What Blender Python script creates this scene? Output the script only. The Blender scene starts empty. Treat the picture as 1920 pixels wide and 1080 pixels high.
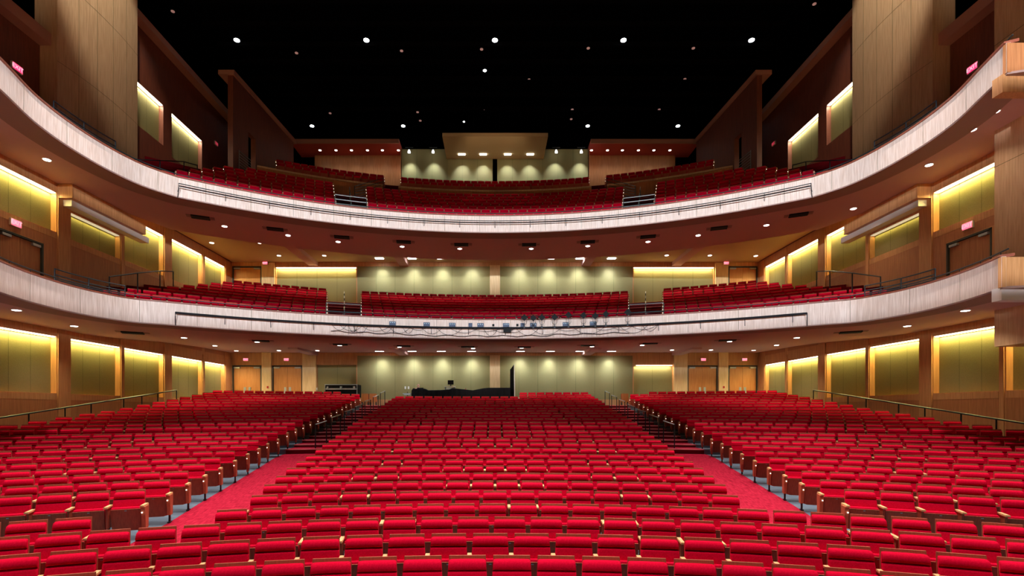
import bpy, math, random
from math import sin, cos, tan, pi, sqrt, asin, atan2, radians
random.seed(7)
C = bpy.context.scene.collection
S = bpy.context.scene
EZ = 2.7            # eye height above the front floor
F = 945.0           # focal length in pixels of a 1920 wide frame
CX, CY = 928.0, 770.0

# ---------------------------------------------------------------- camera, world, exposure
cam = bpy.data.cameras.new('camera')
cam.sensor_width = 36.0
cam.lens = F / 1920 * 36
cam.shift_x = (960 - CX) / 1920
cam.shift_y = (CY - 540) / 1920
cam.clip_end = 300
camo = bpy.data.objects.new('camera', cam)
C.objects.link(camo)
camo.location = (0, 0, EZ)
camo.rotation_euler = (pi / 2, 0, 0)
S.camera = camo
w = bpy.data.worlds.new('world')
S.world = w
w.use_nodes = True
w.node_tree.nodes['Background'].inputs[0].default_value = (0.02, 0.02, 0.03, 1)
w.node_tree.nodes['Background'].inputs[1].default_value = 0.0
S.view_settings.view_transform = 'Standard'
S.view_settings.look = 'None'
S.view_settings.gamma = 1
S.view_settings.use_curve_mapping = False
S.view_settings.exposure = 0.0

HOUSE = 9500      # ceiling house lamps
STAGE = 30000       # unseen slit spots added to light the balcony fronts
COVE = 70
SCAL = 210
DOWN = 230

def spot(name, loc, target, power, size=60, blend=0.5, col=(1, 1, 1), radius=0.1, parent=None):
    l = bpy.data.lights.new(name, 'SPOT')
    l.energy = power
    l.spot_size = radians(size)
    l.spot_blend = blend
    l.color = col
    l.shadow_soft_size = radius
    o = bpy.data.objects.new(name, l)
    C.objects.link(o)
    import mathutils
    a = mathutils.Vector(loc)
    d = mathutils.Vector(target) - a
    o.rotation_euler = d.to_track_quat('-Z', 'Y').to_euler()
    if parent:
        o.parent = parent
        a = a - parent.location
    o.location = a
    return o

def area(name, loc, sx, sy, power, rot, col=(1, 1, 1), parent=None):
    l = bpy.data.lights.new(name, 'AREA')
    l.shape = 'RECTANGLE'
    l.size = sx
    l.size_y = sy
    l.energy = power
    l.color = col
    o = bpy.data.objects.new(name, l)
    C.objects.link(o)
    o.rotation_euler = rot
    o.location = loc
    if parent:
        o.parent = parent
        o.location = (loc[0] - parent.location[0], loc[1] - parent.location[1], loc[2] - parent.location[2])
    return o

# house lamps of the forestage ceiling (above the frame) and unseen spots added behind the camera
for yy, ty, n, pw, sz in ((4.0, 5.0, 5, 0.75, 46), (12.5, 9.5, 5, 0.9, 44), (20.8, 14.2, 5, 1.15, 37)):
    for i in range(n):
        x = (i - (n - 1) / 2) * 5.6
        spot('house_light', (x, yy, 24.2), (x * 1.04, ty, 0), HOUSE * pw, sz, 0.35, (1, 0.93, 0.92), 0.2)
# unseen front fill added for the rear rows, then slit lamps: (x, y, height above eye, half opening, power)
for x in (-1, 1):
    spot('added_front_light', (x * 7.5, -1.0, EZ + 3.2), (x * 9.5, 31, EZ - 1.0), 2600, 27, 0.9, (1, 0.93, 0.9), 0.3)
    spot('added_front_light', (x * 7.5, -1.0, EZ + 3.2), (-x * 2.5, 31, EZ - 1.0), 2600, 25, 0.9, (1, 0.93, 0.9), 0.3)
for x in (-8, 0, 8):
    for y in (-8, -2):
        spot('stage_bounce_light', (x, y, 16), (x, y, 1), 23000, 60, 0.6, (1, 0.93, 0.86), 0.3)  # unseen lamps added so the stage floor bounces light onto the soffits
SLITS = [(-6.0, -1.5, 9.7, 0.042, STAGE * .72), (6.0, -1.5, 9.7, 0.042, STAGE * .72), (-6.0, -1.5, 3.85, 0.032, STAGE * .42), (6.0, -1.5, 3.85, 0.032, STAGE * .42)]
for (x, y, h, o_, p_) in SLITS:
    spot('added_front_light', (x, y, h + EZ), (x * 0.2, 24, h + EZ), p_, 140, 0.7, (0.78, 0.88, 1.0), 0.012)  # added spots, cut by slit plates to brighten the balcony fronts

# ---------------------------------------------------------------- materials
def srgb(r, g, b):
    f = lambda c: (c / 255 / 12.92) if c / 255 <= 0.04045 else ((c / 255 + 0.055) / 1.055) ** 2.4
    return (f(r), f(g), f(b), 1)

def mat(name, col, rough=0.6, metal=0.0, col2=None, scale=(1, 1, 1), nscale=5.0, detail=3.0, bump=0.0, spec=0.5, lo=0.35, hi=0.65, sheen=0.0):
    m = bpy.data.materials.new(name)
    m.use_nodes = True
    nt = m.node_tree
    b = nt.nodes['Principled BSDF']
    b.inputs['Base Color'].default_value = col
    b.inputs['Roughness'].default_value = rough
    b.inputs['Metallic'].default_value = metal
    b.inputs['Specular IOR Level'].default_value = spec
    if sheen:
        b.inputs['Sheen Weight'].default_value = sheen
        b.inputs['Sheen Roughness'].default_value = 0.4
        b.inputs['Sheen Tint'].default_value = (1, 0.25, 0.35, 1)
    if col2 is not None or bump:
        tc = nt.nodes.new('ShaderNodeTexCoord')
        mp = nt.nodes.new('ShaderNodeMapping')
        mp.inputs['Scale'].default_value = scale
        nz = nt.nodes.new('ShaderNodeTexNoise')
        nz.inputs['Scale'].default_value = nscale
        nz.inputs['Detail'].default_value = detail
        nt.links.new(tc.outputs['Object'], mp.inputs[0])
        nt.links.new(mp.outputs[0], nz.inputs['Vector'])
        if col2 is not None:
            cr = nt.nodes.new('ShaderNodeValToRGB')
            cr.color_ramp.elements[0].position = lo
            cr.color_ramp.elements[1].position = hi
            cr.color_ramp.elements[0].color = col
            cr.color_ramp.elements[1].color = col2
            nt.links.new(nz.outputs['Fac'], cr.inputs[0])
            nt.links.new(cr.outputs[0], b.inputs['Base Color'])
        if bump:
            bp = nt.nodes.new('ShaderNodeBump')
            bp.inputs['Strength'].default_value = bump
            bp.inputs['Distance'].default_value = 0.01
            nt.links.new(nz.outputs['Fac'], bp.inputs['Height'])
            nt.links.new(bp.outputs[0], b.inputs['Normal'])
    return m

def emit(name, col, st):
    m = bpy.data.materials.new(name)
    m.use_nodes = True
    b = m.node_tree.nodes['Principled BSDF']
    b.inputs['Base Color'].default_value = (0.8, 0.8, 0.8, 1)
    b.inputs['Emission Color'].default_value = (*col, 1)
    b.inputs['Emission Strength'].default_value = st
    return m

M = {}
M['red'] = mat('red_plush', srgb(186, 2, 36), 0.9, col2=srgb(204, 6, 46), scale=(1, 1, 1), nscale=60, bump=0.12, spec=0.04, sheen=0.0)
M['seatwood'] = mat('seat_wood', srgb(150, 62, 36), 0.65, col2=srgb(168, 76, 46), scale=(14, 14, 1.2), nscale=3)
M['armwood'] = mat('arm_wood', srgb(206, 158, 104), 0.35, col2=srgb(222, 178, 124), scale=(2, 2, 2), nscale=8)
M['endwood'] = mat('end_wood', srgb(172, 96, 58), 0.4, col2=srgb(190, 112, 70), scale=(10, 10, 1), nscale=3)
M['iron'] = mat('dark_metal', srgb(38, 40, 44), 0.4, 0.6)
M['steel'] = mat('steel', srgb(176, 184, 184), 0.35, 0.35)
M['rail'] = mat('rail_metal', srgb(70, 78, 78), 0.35, 0.7)
M['wood'] = mat('maple_panel', srgb(186, 128, 78), 0.5, col2=srgb(208, 150, 98), scale=(9, 9, 0.5), nscale=2.5, detail=5)
M['wood2'] = mat('maple_dark', srgb(166, 104, 62), 0.5, col2=srgb(186, 122, 76), scale=(9, 9, 0.5), nscale=2.5, detail=5)
M['tower'] = mat('maple_pale', srgb(190, 152, 116), 0.55, col2=srgb(208, 172, 136), scale=(9, 9, 0.5), nscale=2.5, detail=5)
M['fascia'] = mat('washed_maple', srgb(206, 178, 160), 0.5, col2=srgb(230, 208, 194), scale=(9, 9, 0.5), nscale=3.0, detail=4)
M['wood3'] = mat('maple_dim_red', srgb(112, 58, 42), 0.5, col2=srgb(130, 70, 50), scale=(9, 9, 0.5), nscale=2.5, detail=5)  # same maple, with dim light and red bounce painted into the colour
M['palewood'] = mat('maple_light', srgb(224, 184, 128), 0.5, col2=srgb(240, 206, 152), scale=(9, 9, 0.5), nscale=2.5, detail=5)
M['cap'] = mat('cap_wood', srgb(132, 68, 50), 0.4, col2=srgb(146, 80, 58), scale=(2, 2, 2), nscale=6)
M['olive'] = mat('olive_fabric', srgb(140, 130, 86), 0.9, col2=srgb(148, 138, 94), scale=(1, 1, 1), nscale=40, bump=0.1, spec=0.1)
M['seam'] = mat('seam', srgb(92, 90, 52), 0.9)
M['plaster'] = mat('soffit_plaster', srgb(206, 164, 160), 0.9, spec=0.1)
M['redbounce'] = mat('bounce_plaster', srgb(190, 84, 74), .9, spec=.1)  # soffit plaster with red bounce from the seats put into its colour
M['plaster2'] = mat('ceiling_plaster', srgb(200, 176, 134), 0.9, spec=0.1)
M['lip'] = mat('soffit_trim', srgb(160, 128, 118), 0.8, spec=0.2)
M['white'] = mat('white_paint', srgb(225, 220, 212), 0.6)
M['capwall'] = mat('wall_cap', srgb(176, 124, 104), 0.6)
M['black'] = mat('black_ceiling', srgb(5, 5, 7), 0.95, spec=0.0)
M['blackobj'] = mat('black_finish', srgb(7, 7, 9), 0.6, spec=.2)
M['drape'] = mat('black_drape', srgb(9, 9, 14), 0.9, spec=.1, col2=srgb(16, 16, 22), scale=(1, 1, 0.2), nscale=6)
M['floor'] = mat('blue_grey_floor', srgb(84, 98, 108), 0.35, col2=srgb(98, 112, 122), scale=(1, 1, 1), nscale=1.5)
M['carpet'] = mat('red_carpet', srgb(116, 8, 26), 0.95, col2=srgb(166, 30, 52), scale=(30, 2.5, 1), nscale=2.2, detail=4, spec=0.05)
M['tier'] = mat('tier_carpet', srgb(96, 10, 22), 0.95, spec=0.05)
M['nosing'] = mat('step_nosing', srgb(224, 120, 128), 0.7)
M['door'] = mat('door_wood', srgb(196, 124, 62), 0.45, col2=srgb(208, 138, 74), scale=(8, 8, 0.6), nscale=2)
M['frame'] = mat('door_frame', srgb(52, 58, 52), 0.5)
M['blue'] = mat('outlet_blue', srgb(24, 48, 84), 0.4)
M['redbox'] = mat('red_paint', srgb(190, 20, 20), 0.4)
M['skin'] = mat('skin', srgb(214, 160, 140), 0.6)
M['shirt'] = mat('shirt', srgb(176, 120, 120), 0.8)
M['trouser'] = mat('trousers', srgb(30, 32, 40), 0.8)
M['lens'] = emit('lamp_lens', (1, 0.97, 0.92), 9)
M['lenscool'] = emit('cool_lens', (0.9, 0.95, 1.0), 14)
M['dimlens'] = emit('dim_lens', (1.0, 0.45, 0.4), 0.22)
M['cove'] = emit('cove_tube', (1, 0.93, 0.72), 5)
M['covedim'] = emit('cove_dim', (1, 0.9, 0.6), .5)
M['step'] = emit('step_lamp', (0.95, 1, 0.95), 5)
M['exitred'] = emit('exit_red', (1.0, 0.02, 0.14), 1.6)
M['exitlet'] = emit('exit_letters', (1.0, 0.6, 0.68), 1.2)
M['exitdim'] = emit('exit_dim', (1.0, 0.02, 0.10), 0.35)
M['screw'] = mat('plate', srgb(150, 165, 170), 0.3, 0.8)

# ---------------------------------------------------------------- helpers
class MB:
    def __init__(s):
        s.v = []; s.f = []; s.m = []; s.mats = []
    def mi(s, m):
        if m not in s.mats: s.mats.append(m)
        return s.mats.index(m)
    def add(s, vs, fs, m=None):
        k = len(s.v)
        s.v += [tuple(a) for a in vs]
        mi = s.mi(m) if m else 0
        for f in fs:
            s.f.append(tuple(i + k for i in f)); s.m.append(mi)
    def box(s, x0, x1, y0, y1, z0, z1, m=None, fn=None):
        vs = [(x, y, z) for z in (z0, z1) for y in (y0, y1) for x in (x0, x1)]
        if fn: vs = [fn(*p) for p in vs]
        s.add(vs, [(0, 2, 3, 1), (4, 5, 7, 6), (0, 1, 5, 4), (2, 6, 7, 3), (0, 4, 6, 2), (1, 3, 7, 5)], m)
    def tube(s, pts, r, n=8, m=None):
        import mathutils
        V = mathutils.Vector
        P = [V(p) for p in pts]
        rings = []
        up0 = None
        for i, p in enumerate(P):
            d = (P[min(i + 1, len(P) - 1)] - P[max(i - 1, 0)]).normalized()
            a = d.cross(V((0, 0, 1)))
            if a.length < 1e-3: a = d.cross(V((1, 0, 0)))
            a.normalize()
            b = d.cross(a).normalized()
            rings.append([p + (a * cos(2 * pi * k / n) + b * sin(2 * pi * k / n)) * r for k in range(n)])
        vs = [q for ring in rings for q in ring]
        fs = []
        for i in range(len(P) - 1):
            for k in range(n):
                k2 = (k + 1) % n
                fs.append((i * n + k, i * n + k2, (i + 1) * n + k2, (i + 1) * n + k))
        fs.append(tuple(range(n - 1, -1, -1)))
        fs.append(tuple((len(P) - 1) * n + k for k in range(n)))
        s.add(vs, fs, m)
    def cyl(s, x, y, z0, z1, r, n=16, r2=None, m=None):
        r2 = r if r2 is None else r2
        vs = [(x + r * cos(2 * pi * k / n), y + r * sin(2 * pi * k / n), z0) for k in range(n)]
        vs += [(x + r2 * cos(2 * pi * k / n), y + r2 * sin(2 * pi * k / n), z1) for k in range(n)]
        fs = [(k, (k + 1) % n, n + (k + 1) % n, n + k) for k in range(n)]
        fs += [tuple(range(n - 1, -1, -1)), tuple(range(n, 2 * n))]
        s.add(vs, fs, m)
    def sweep(s, path, prof, m=None, closed=True):
        """path: plan points (x,y,(nx,ny)), prof: (offset along normal, z)"""
        n = len(prof)
        vs = []
        for (x, y, nx, ny) in path:
            for (o, z) in prof:
                vs.append((x + nx * o, y + ny * o, z))
        fs = []
        for i in range(len(path) - 1):
            for k in range(n if closed else n - 1):
                k2 = (k + 1) % n
                fs.append((i * n + k, (i + 1) * n + k, (i + 1) * n + k2, i * n + k2))
        if closed:
            fs.append(tuple(range(n)))
            fs.append(tuple((len(path) - 1) * n + k for k in range(n - 1, -1, -1)))
        s.add(vs, fs, m)
    def mesh(s, name, mats, smooth=False):
        me = bpy.data.meshes.new(name)
        me.from_pydata(s.v, [], s.f)
        ms = s.mats if s.mats else mats
        for m in ms: me.materials.append(M[m])
        if s.mats:
            me.polygons.foreach_set('material_index', s.m)
        if smooth:
            me.polygons.foreach_set('use_smooth', [True] * len(s.f))
        me.update()
        return me
    def build(s, name, m=None, parent=None, smooth=False, loc=None):
        me = s.mesh(name, [m] if m else [], smooth)
        o = bpy.data.objects.new(name, me)
        C.objects.link(o)
        if parent:
            o.parent = parent
            o.location = (-parent.location[0], -parent.location[1], -parent.location[2])
        if loc: o.location = loc
        return o

def tag(o, label=None, cat=None, group=None, kind=None):
    if label: o['label'] = label
    if cat: o['category'] = cat
    if group: o['group'] = group
    if kind: o['kind'] = kind
    return o

def thing(name, label, cat, loc=(0, 0, 0), group=None, rz=0):
    o = bpy.data.objects.new(name, None)
    C.objects.link(o)
    o.empty_display_size = 0.2
    o.location = loc
    o.rotation_euler = (0, 0, rz)
    return tag(o, label, cat, group)

def struct(name, mb, m=None):
    o = mb.build(name, m)
    o['kind'] = 'structure'
    return o

def copy_tree(o, parent=None):
    c = o.copy(); C.objects.link(c)
    if parent: c.parent = parent
    for ch in o.children: copy_tree(ch, c)
    return c

def proj(x, y, z):
    return CX + F * x / y, CY - F * (z - EZ) / y

def unp(px, py, h):
    """point of height h above the eye seen at px,py"""
    Z = h * F / (CY - py)
    return ((px - CX) * Z / F, Z, h + EZ)

ONES = ['', 'first', 'second', 'third', 'fourth', 'fifth', 'sixth', 'seventh', 'eighth', 'ninth', 'tenth', 'eleventh', 'twelfth', 'thirteenth', 'fourteenth', 'fifteenth', 'sixteenth', 'seventeenth', 'eighteenth', 'nineteenth']
def ordw(n):
    if n < 20: return ONES[n]
    t = {2: 'twent', 3: 'thirt', 4: 'fort', 5: 'fift'}[n // 10]
    return t + 'ieth' if n % 10 == 0 else t + 'y-' + ONES[n % 10]

# ---------------------------------------------------------------- hall dimensions
WX = 17.7           # side wall
BZ = 33.8           # back wall of the lower levels
CC0 = -9.3          # centre of the stalls arcs (y)
def Rn(n): return 15.6 + 0.935 * n
FL = [.023, .07, .112, .155, .235, .306, .364, .436, .50, .574, .674, .78, .87, .97, 1.07, 1.25, 1.364, 1.486, 1.605, 1.73, 1.837, 1.965, 2.123, 2.27, 2.406, 2.557, 2.705, 2.85, 3.02, 3.05]
def fl(n):
    if n <= 0: return FL[0]
    if n < 14.48:
        i = int(n); t = n - i
        return FL[i] * (1 - t) + FL[min(i + 1, 14)] * t
    return FL[min(int(n + 0.52), 28)]
def fl_xy(x, y): return fl((sqrt(x * x + (y - CC0) ** 2) - 15.6) / 0.935)
def pos_px(off, R, c):
    X = off * 12 / F
    for _ in range(30):
        Z = sqrt(max(R * R - X * X, 1)) + c
        X = off * Z / F
    return X
CE = [None, None, None, None, 461, 437, 414, 394, 375, 357, 339, 325.7, 313.7, 300.8, 290, 278, 268.7, 258, 249, 239.4, 231, 222, 215.5, 207.5, 201.8, 194.9, 188, 182, 176]
SE = [638, 594, 561, 531, 503, 477, 454, 434, 418, 399, 382, 367, 353, 340, 326, 315, 302, 292, 282, 274.7, 266, 258, 249, 246]
def cedge(n):
    n = max(4, min(n, 28)); i = int(n); j = min(i + 1, 28); t = n - i
    a = CE[i] * (1 - t) + CE[j] * t
    return pos_px(a, Rn(n), CC0)
def sedge(n):
    n = max(5, min(n, 28)) - 5; i = int(n); j = min(i + 1, 23); t = n - i
    a = SE[i] * (1 - t) + SE[j] * t
    return pos_px(a, Rn(n + 5), CC0)

# ---------------------------------------------------------------- floor
mb = MB()
rings = []
r = 11.0
n = (r - 15.6) / 0.935
while n < 14.4:
    rings.append((r, fl(n)))
    r += 0.3; n = (r - 15.6) / 0.935
for k in range(15, 29):
    rr = Rn(k) - 0.487
    rings.append((rr, FL[k - 1])); rings.append((rr + 0.001, FL[k]))
rings.append((Rn(28) + 9.5, FL[28]))
NT = 60
vs = []
for (r, z) in rings:
    for j in range(NT + 1):
        lim = asin(min(1.0, 18.6 / r)) if r > 18.6 else pi / 2
        th = -lim + 2 * lim * j / NT
        vs.append((r * sin(th), r * cos(th) + CC0, z))
fs = []
for i in range(len(rings) - 1):
    for j in range(NT):
        a = i * (NT + 1) + j
        fs.append((a, a + 1, a + NT + 2, a + NT + 1))
mb.add(vs, fs)
struct('floor', mb, 'floor')

mb = MB(); mb.box(-12, 12, -13, 3.0, .6, 1.1)
struct('floor', mb, 'armwood')
# aisle carpets of the stalls (one per aisle)
def carpet(side):
    mb = MB()
    # sloping part
    ns = [0.3 + i * 0.5 for i in range(29)]
    ns = [a for a in ns if a < 14.4] + [14.47]
    pts = []
    for n in ns:
        x1 = sedge(n) + 0.06 if n >= 5 else sedge(5) + 0.06 - (5 - n) * 0.10
        x0 = cedge(n) - 0.35 if n >= 4.2 else (cedge(4) - 0.35 if n > 2.6 else cedge(4) - 0.3)
        pts.append((n, x0, x1))
    vs = []
    for (n, x0, x1) in pts:
        R = Rn(n)
        for x in (x0, (x0 + x1) / 2, x1):
            vs.append((side * x, sqrt(R * R - x * x) + CC0, fl(n) + 0.012))
    fs = []
    for i in range(len(pts) - 1):
        for j in range(2):
            a = i * 3 + j
            fs.append((a, a + 1, a + 4, a + 3) if side > 0 else (a, a + 3, a + 4, a + 1))
    mb.add(vs, fs, 'carpet')
    # cross strip in front of the side block, behind the fourth row
    for k in range(15, 29):
        n0, n1 = k - 0.52, k + 0.48
        z = FL[k]; zp = FL[k - 1]
        R0, R1 = Rn(n0), Rn(n1)
        for seg in range(2):
            xs = []
            xa0, xb0 = cedge(n0) - 0.3, sedge(n0) + 0.02
            xa1, xb1 = cedge(n1) - 0.3, sedge(n1) + 0.02
            p = lambda x, R, zz: (side * x, sqrt(R * R - x * x) + CC0, zz)
            t0, t1 = seg / 2, (seg + 1) / 2
            a, b = xa0 + (xb0 - xa0) * t0, xa0 + (xb0 - xa0) * t1
            c, d = xa1 + (xb1 - xa1) * t0, xa1 + (xb1 - xa1) * t1
            mb.add([p(a, R0 - .012, z + .012), p(b, R0 - .012, z + .012), p(d, R1 - .012, z + .012), p(c, R1 - .012, z + .012)],
                   [(0, 1, 2, 3)] if side > 0 else [(0, 3, 2, 1)], 'carpet')
            mb.add([p(a, R0 - .012, zp + .01), p(b, R0 - .012, zp + .01), p(b, R0 - .012, z - .02), p(a, R0 - .012, z - .02)],
                   [(0, 1, 2, 3)], 'tier')
            mb.add([p(a, R0 - .03, z - .022), p(b, R0 - .03, z - .022), p(b, R0 - .03, z + .014), p(a, R0 - .03, z + .014),
                    p(a, R0 + .03, z + .016), p(b, R0 + .03, z + .016)],
                   [(0, 1, 2, 3), (3, 2, 5, 4)], 'nosing')
    o = mb.build('aisle_carpet')
    tag(o, 'red streaked carpet with dark-risered steps along the stalls aisle on the %s' % ('right' if side > 0 else 'left'), 'carpet', 'stalls aisle carpets')
carpet(-1); carpet(1)

# ---------------------------------------------------------------- seats
def loft(mb, stations, prof, mapf, m):
    """stations: list of (x, inset); prof closed loop of (d,s)"""
    n = len(prof)
    cd = sum(p[0] for p in prof) / n; cs = sum(p[1] for p in prof) / n
    vs = []
    for (x, ins) in stations:
        for (d, s_) in prof:
            vs.append(mapf(x, cd + (d - cd) * ins, cs + (s_ - cs) * (1 - (1 - ins) * 0.25)))
    fs = []
    for i in range(len(stations) - 1):
        for k in range(n):
            k2 = (k + 1) % n
            fs.append((i * n + k, i * n + k2, (i + 1) * n + k2, (i + 1) * n + k))
    fs.append(tuple(range(n - 1, -1, -1)))
    fs.append(tuple((len(stations) - 1) * n + k for k in range(n)))
    mb.add(vs, fs, m)

BACKPROF = [(0, 0), (.035, -.004), (.062, .02), (.076, .10), (.076, .29), (.066, .318), (.03, .326), (.05, .334), (.076, .344), (.084, .375), (.08, .415), (.062, .447), (.02, .455), (0, .45)]
BACKLOW = [(0, 0), (.06, .01), (.076, .29), (.03, .326), (.078, .344), (.08, .415), (.035, .455), (0, .45)]
def bmap(W):
    def f(x, d, s_):
        yb = -(0.46 - s_) * 0.22
        ww = 1.0 + 0.10 * (0.46 - s_) / 0.46
        return (x * ww, yb - d - 0.005, 0.385 + s_ * 0.985)
    return f

def seat_parts(low=False, end=0):
    P = {}
    W = 0.232
    b = MB()
    if low: st = [(-W, .8), (W, .8)]
    else: st = [(-W, .55), (-W + .012, .9), (-W + .04, 1), (0, 1.03), (W - .04, 1), (W - .012, .9), (W, .55)]
    loft(b, st, BACKLOW if low else BACKPROF, bmap(W), 'red')
    P['backrest'] = b
    b = MB()
    f = bmap(W)
    def sh(x, y, z): return f(x, y, z)
    b.box(-W + .002, W - .002, -.022, 0, -.03, .49, 'seatwood', sh)
    P['back_shell'] = b
    # tipped-up seat: red cushion behind, wood panel to the front
    b = MB()
    def sm(x, y, z):   # lean
        return (x, y - 0.20 - (z - .12) * 0.18, z)
    if low:
        b.box(-.225, .225, .0, .085, .15, .565, 'red', sm)
    else:
        loft(b, [(-.228, .7), (-.205, 1), (.205, 1), (.228, .7)], [(.0, .15), (.0, .56), (.03, .585), (.07, .57), (.1, .5), (.1, .2), (.06, .13)], lambda x, d, s_: sm(x, d, s_), 'red')
    P['seat_cushion'] = b
    b = MB()
    if low:
        b.box(-.228, .228, -.02, 0, .13, .545, 'seatwood', sm)
    else:
        out = [(-.228, .545), (.228, .545), (.222, .17), (.205, .14), (.17, .128), (-.17, .128), (-.205, .14), (-.222, .17)]
        vs = [sm(x, -.001, z) for x, z in out] + [sm(x, -.022, z) for x, z in out]
        k = len(out)
        fs = [tuple(range(k)), tuple(range(2 * k - 1, k - 1, -1))] + [(i, k + i, k + (i + 1) % k, (i + 1) % k) for i in range(k)]
        b.add(vs, fs, 'seatwood')
    P['seat_panel'] = b
    if not low:
        b = MB()
        b.box(-.016, .016, -.027, -.021, .508, .522, 'screw', sm)
        P['number_plate'] = b
    return P

def leg_mb(low, x):
    b = MB()
    if low:
        b.box(x - .018, x + .018, -.36, -.08, .08, .585, 'seatwood')
        b.box(x - .018, x + .018, -.24, -.2, 0, .1, 'iron')
    else:
        b.box(x - .016, x + .016, -.36, -.09, .2, .59, 'seatwood', lambda a, y, z: (a, y + (0.03 if z < .3 and y < -.2 else 0), z))
        b.box(x - .016, x + .016, -.245, -.195, .01, .21, 'iron')
        b.box(x - .03, x + .03, -.3, -.14, 0, .018, 'iron')
    return b
def arm_mb(low, x):
    b = MB()
    if low: b.box(x - .03, x + .03, -.40, -.10, .59, .62, 'armwood')
    else:
        b.box(x - .03, x + .03, -.42, -.09, .588, .606, 'armwood')
        b.box(x - .027, x + .027, -.415, -.095, .606, .618, 'armwood')
    return b
def endp_mb(low, x, s):
    b = MB()
    def fn(a, y, z): return (a, y + (0.06 if z < .3 and y < -.2 else 0) - (.03 if z < .3 and y > -.2 else 0), z)
    b.box(x - .02 if s > 0 else x - .045, x + .045 if s > 0 else x + .02, -.40, -.14, .17, .588, 'endwood', fn)
    return b
def endl_mb(x, s):
    b = MB()
    xx = x + s * .05
    b.box(x - .009, x + .009, -.408, -.398, .475, .493, 'step')
    return b

# layout: every seat is (x, y, z, rot, block, row, index, scale, end)
seats = []
def put_row(level, c, R, z, t0, t1, pitch, block, row, phase=None, xlim=None, scale=1.0, skip=None):
    """angles t0..t1 about (0,c); phase: fixed px of one gap at the axis"""
    pa = pitch / R
    if phase is None:
        cnt = max(1, int((t1 - t0) / pa + 0.3))
        pa = (t1 - t0) / cnt
        angs = [t0 + (i + .5) * pa for i in range(cnt)]
    else:
        a0 = phase
        i0 = math.ceil((t0 - a0) / pa - 0.01)
        angs = []
        i = i0
        while a0 + (i + 1) * pa <= t1 + 0.01:
            angs.append(a0 + (i + .5) * pa); i += 1
    res = []
    for a in angs:
        x = R * sin(a); y = R * cos(a) + c
        if xlim and abs(x) > xlim: continue
        if skip and skip(x, y): continue
        px, py = proj(x, y, z + .8)
        if px < -160 or px > 2080 or py > 1190: continue
        res.append([x, y, z, a, level, block, row, scale * (pitch and (pa * R) / 0.555), 0, px, py])
    if res:
        res.sort(key=lambda q: q[3])
        if block != 'front':
            res[0][8] = -1; res[-1][8] = 1 if len(res) > 1 else -1
    for i, q in enumerate(res): q.append(i)
    seats.extend(res)
    return res

phz = {0: (.553, 918), 1: (.593, 958), 2: (.588, 921.5), 3: (.558, 952.5)}
for n in range(0, 4):
    R = Rn(n); p, gx = phz[n]
    ph = (gx - CX) * (R + CC0) / F / R
    sk = (lambda x, y: -6.45 < x < -4.75) if n == 3 else None
    put_row('stalls', CC0, R, FL[n], -1.15, 1.15, p, 'front', n, ph, None, 1, sk)
for n in range(4, 29):
    R = Rn(n); e = cedge(n); a = asin(e / R)
    if n <= 26:
        put_row('stalls', CC0, R, FL[n], -a, a, .54 if n % 2 else .557, 'centre', n)
    else:
        x0 = 45 * (R + CC0) / F
        put_row('stalls', CC0, R, FL[n], asin(x0 / R), a, .55, 'centre', n)
for n in range(5, 29):
    R = Rn(n); e = sedge(n) + .1
    if n == 28: e += 1.2
    if R > 16.6: lim = asin(min(.99, 16.35 / R))
    for s in (-1, 1):
        a0, a1 = asin(e / R), min(lim, 1.0)
        if s > 0: put_row('stalls', CC0, R, FL[n], a0, a1, .56, 'right', n)
        else: put_row('stalls', CC0, R, FL[n], -a1, -a0, .56, 'left', n)

# balconies
C1, L1, H1 = 0.1, 22.7, 3.3
C2, L2, H2 = 2.2, 23.7, 9.2
def b1row(k): return 23.5 + .98 * k, 4.475 + .342 * k - .85 + EZ
def b2row(k): return 24.6 + .85 * k, 10.5 + .535 * k - .85 + EZ
for k in range(9):
    R, z = b1row(k)
    a = radians(14.9)
    put_row('lower balcony', C1, R, z, -a, a, .50, 'centre', k)
    hi = asin(14.5 / R)
    put_row('lower balcony', C1, R, z, radians(18.5), hi, .51, 'right', k)
    put_row('lower balcony', C1, R, z, -hi, -radians(18.5), .51, 'left', k)
for k in range(7):
    R, z = b2row(k)
    a = radians(15.4)
    put_row('upper balcony', C2, R, z, -a, a, .50, 'centre', k)
    hi = asin((14.6 if k < 6 else 14.0) / R)
    put_row('upper balcony', C2, R, z, radians(19.1), hi, .51, 'right', k)
    put_row('upper balcony', C2, R, z, -hi, -radians(19.1), .51, 'left', k)
for k in range(2):
    R, z = 32.5 + .9 * k, 15.6 + .6 * k - .85 + EZ
    a = radians(11.3)
    put_row('upper balcony', C2, R, z, -a, a, .49, 'centre', 8 + k)
    put_row('upper balcony', C2, R, z, radians(13.2), radians(25), .5, 'right', 8 + k)
    put_row('upper balcony', C2, R, z, -radians(25), -radians(13.2), .5, 'left', 8 + k)

inview = [q for q in seats if q[4] == 'stalls' and -25 < q[9] < 1945 and q[10] < 1088]
inview.sort(key=lambda q: q[1] * q[1] + q[0] * q[0])
hero = inview[:300]
heroset = set(id(q) for q in hero)

# one seat with its parts, then copies
def make_seat():
    root = thing('theatre_seat', 'x', 'seat')
    P = seat_parts(False)
    P['backrest'].build('backrest', None, root, True)
    P['back_shell'].build('back_shell', None, root)
    P['seat_cushion'].build('seat_cushion', None, root, True)
    pan = P['seat_panel'].build('seat_panel', None, root)
    P['number_plate'].build('number_plate', None, pan)
    leg_mb(False, .2775).build('leg', None, root)
    arm_mb(False, .2775).build('armrest', None, root)
    return root
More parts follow.
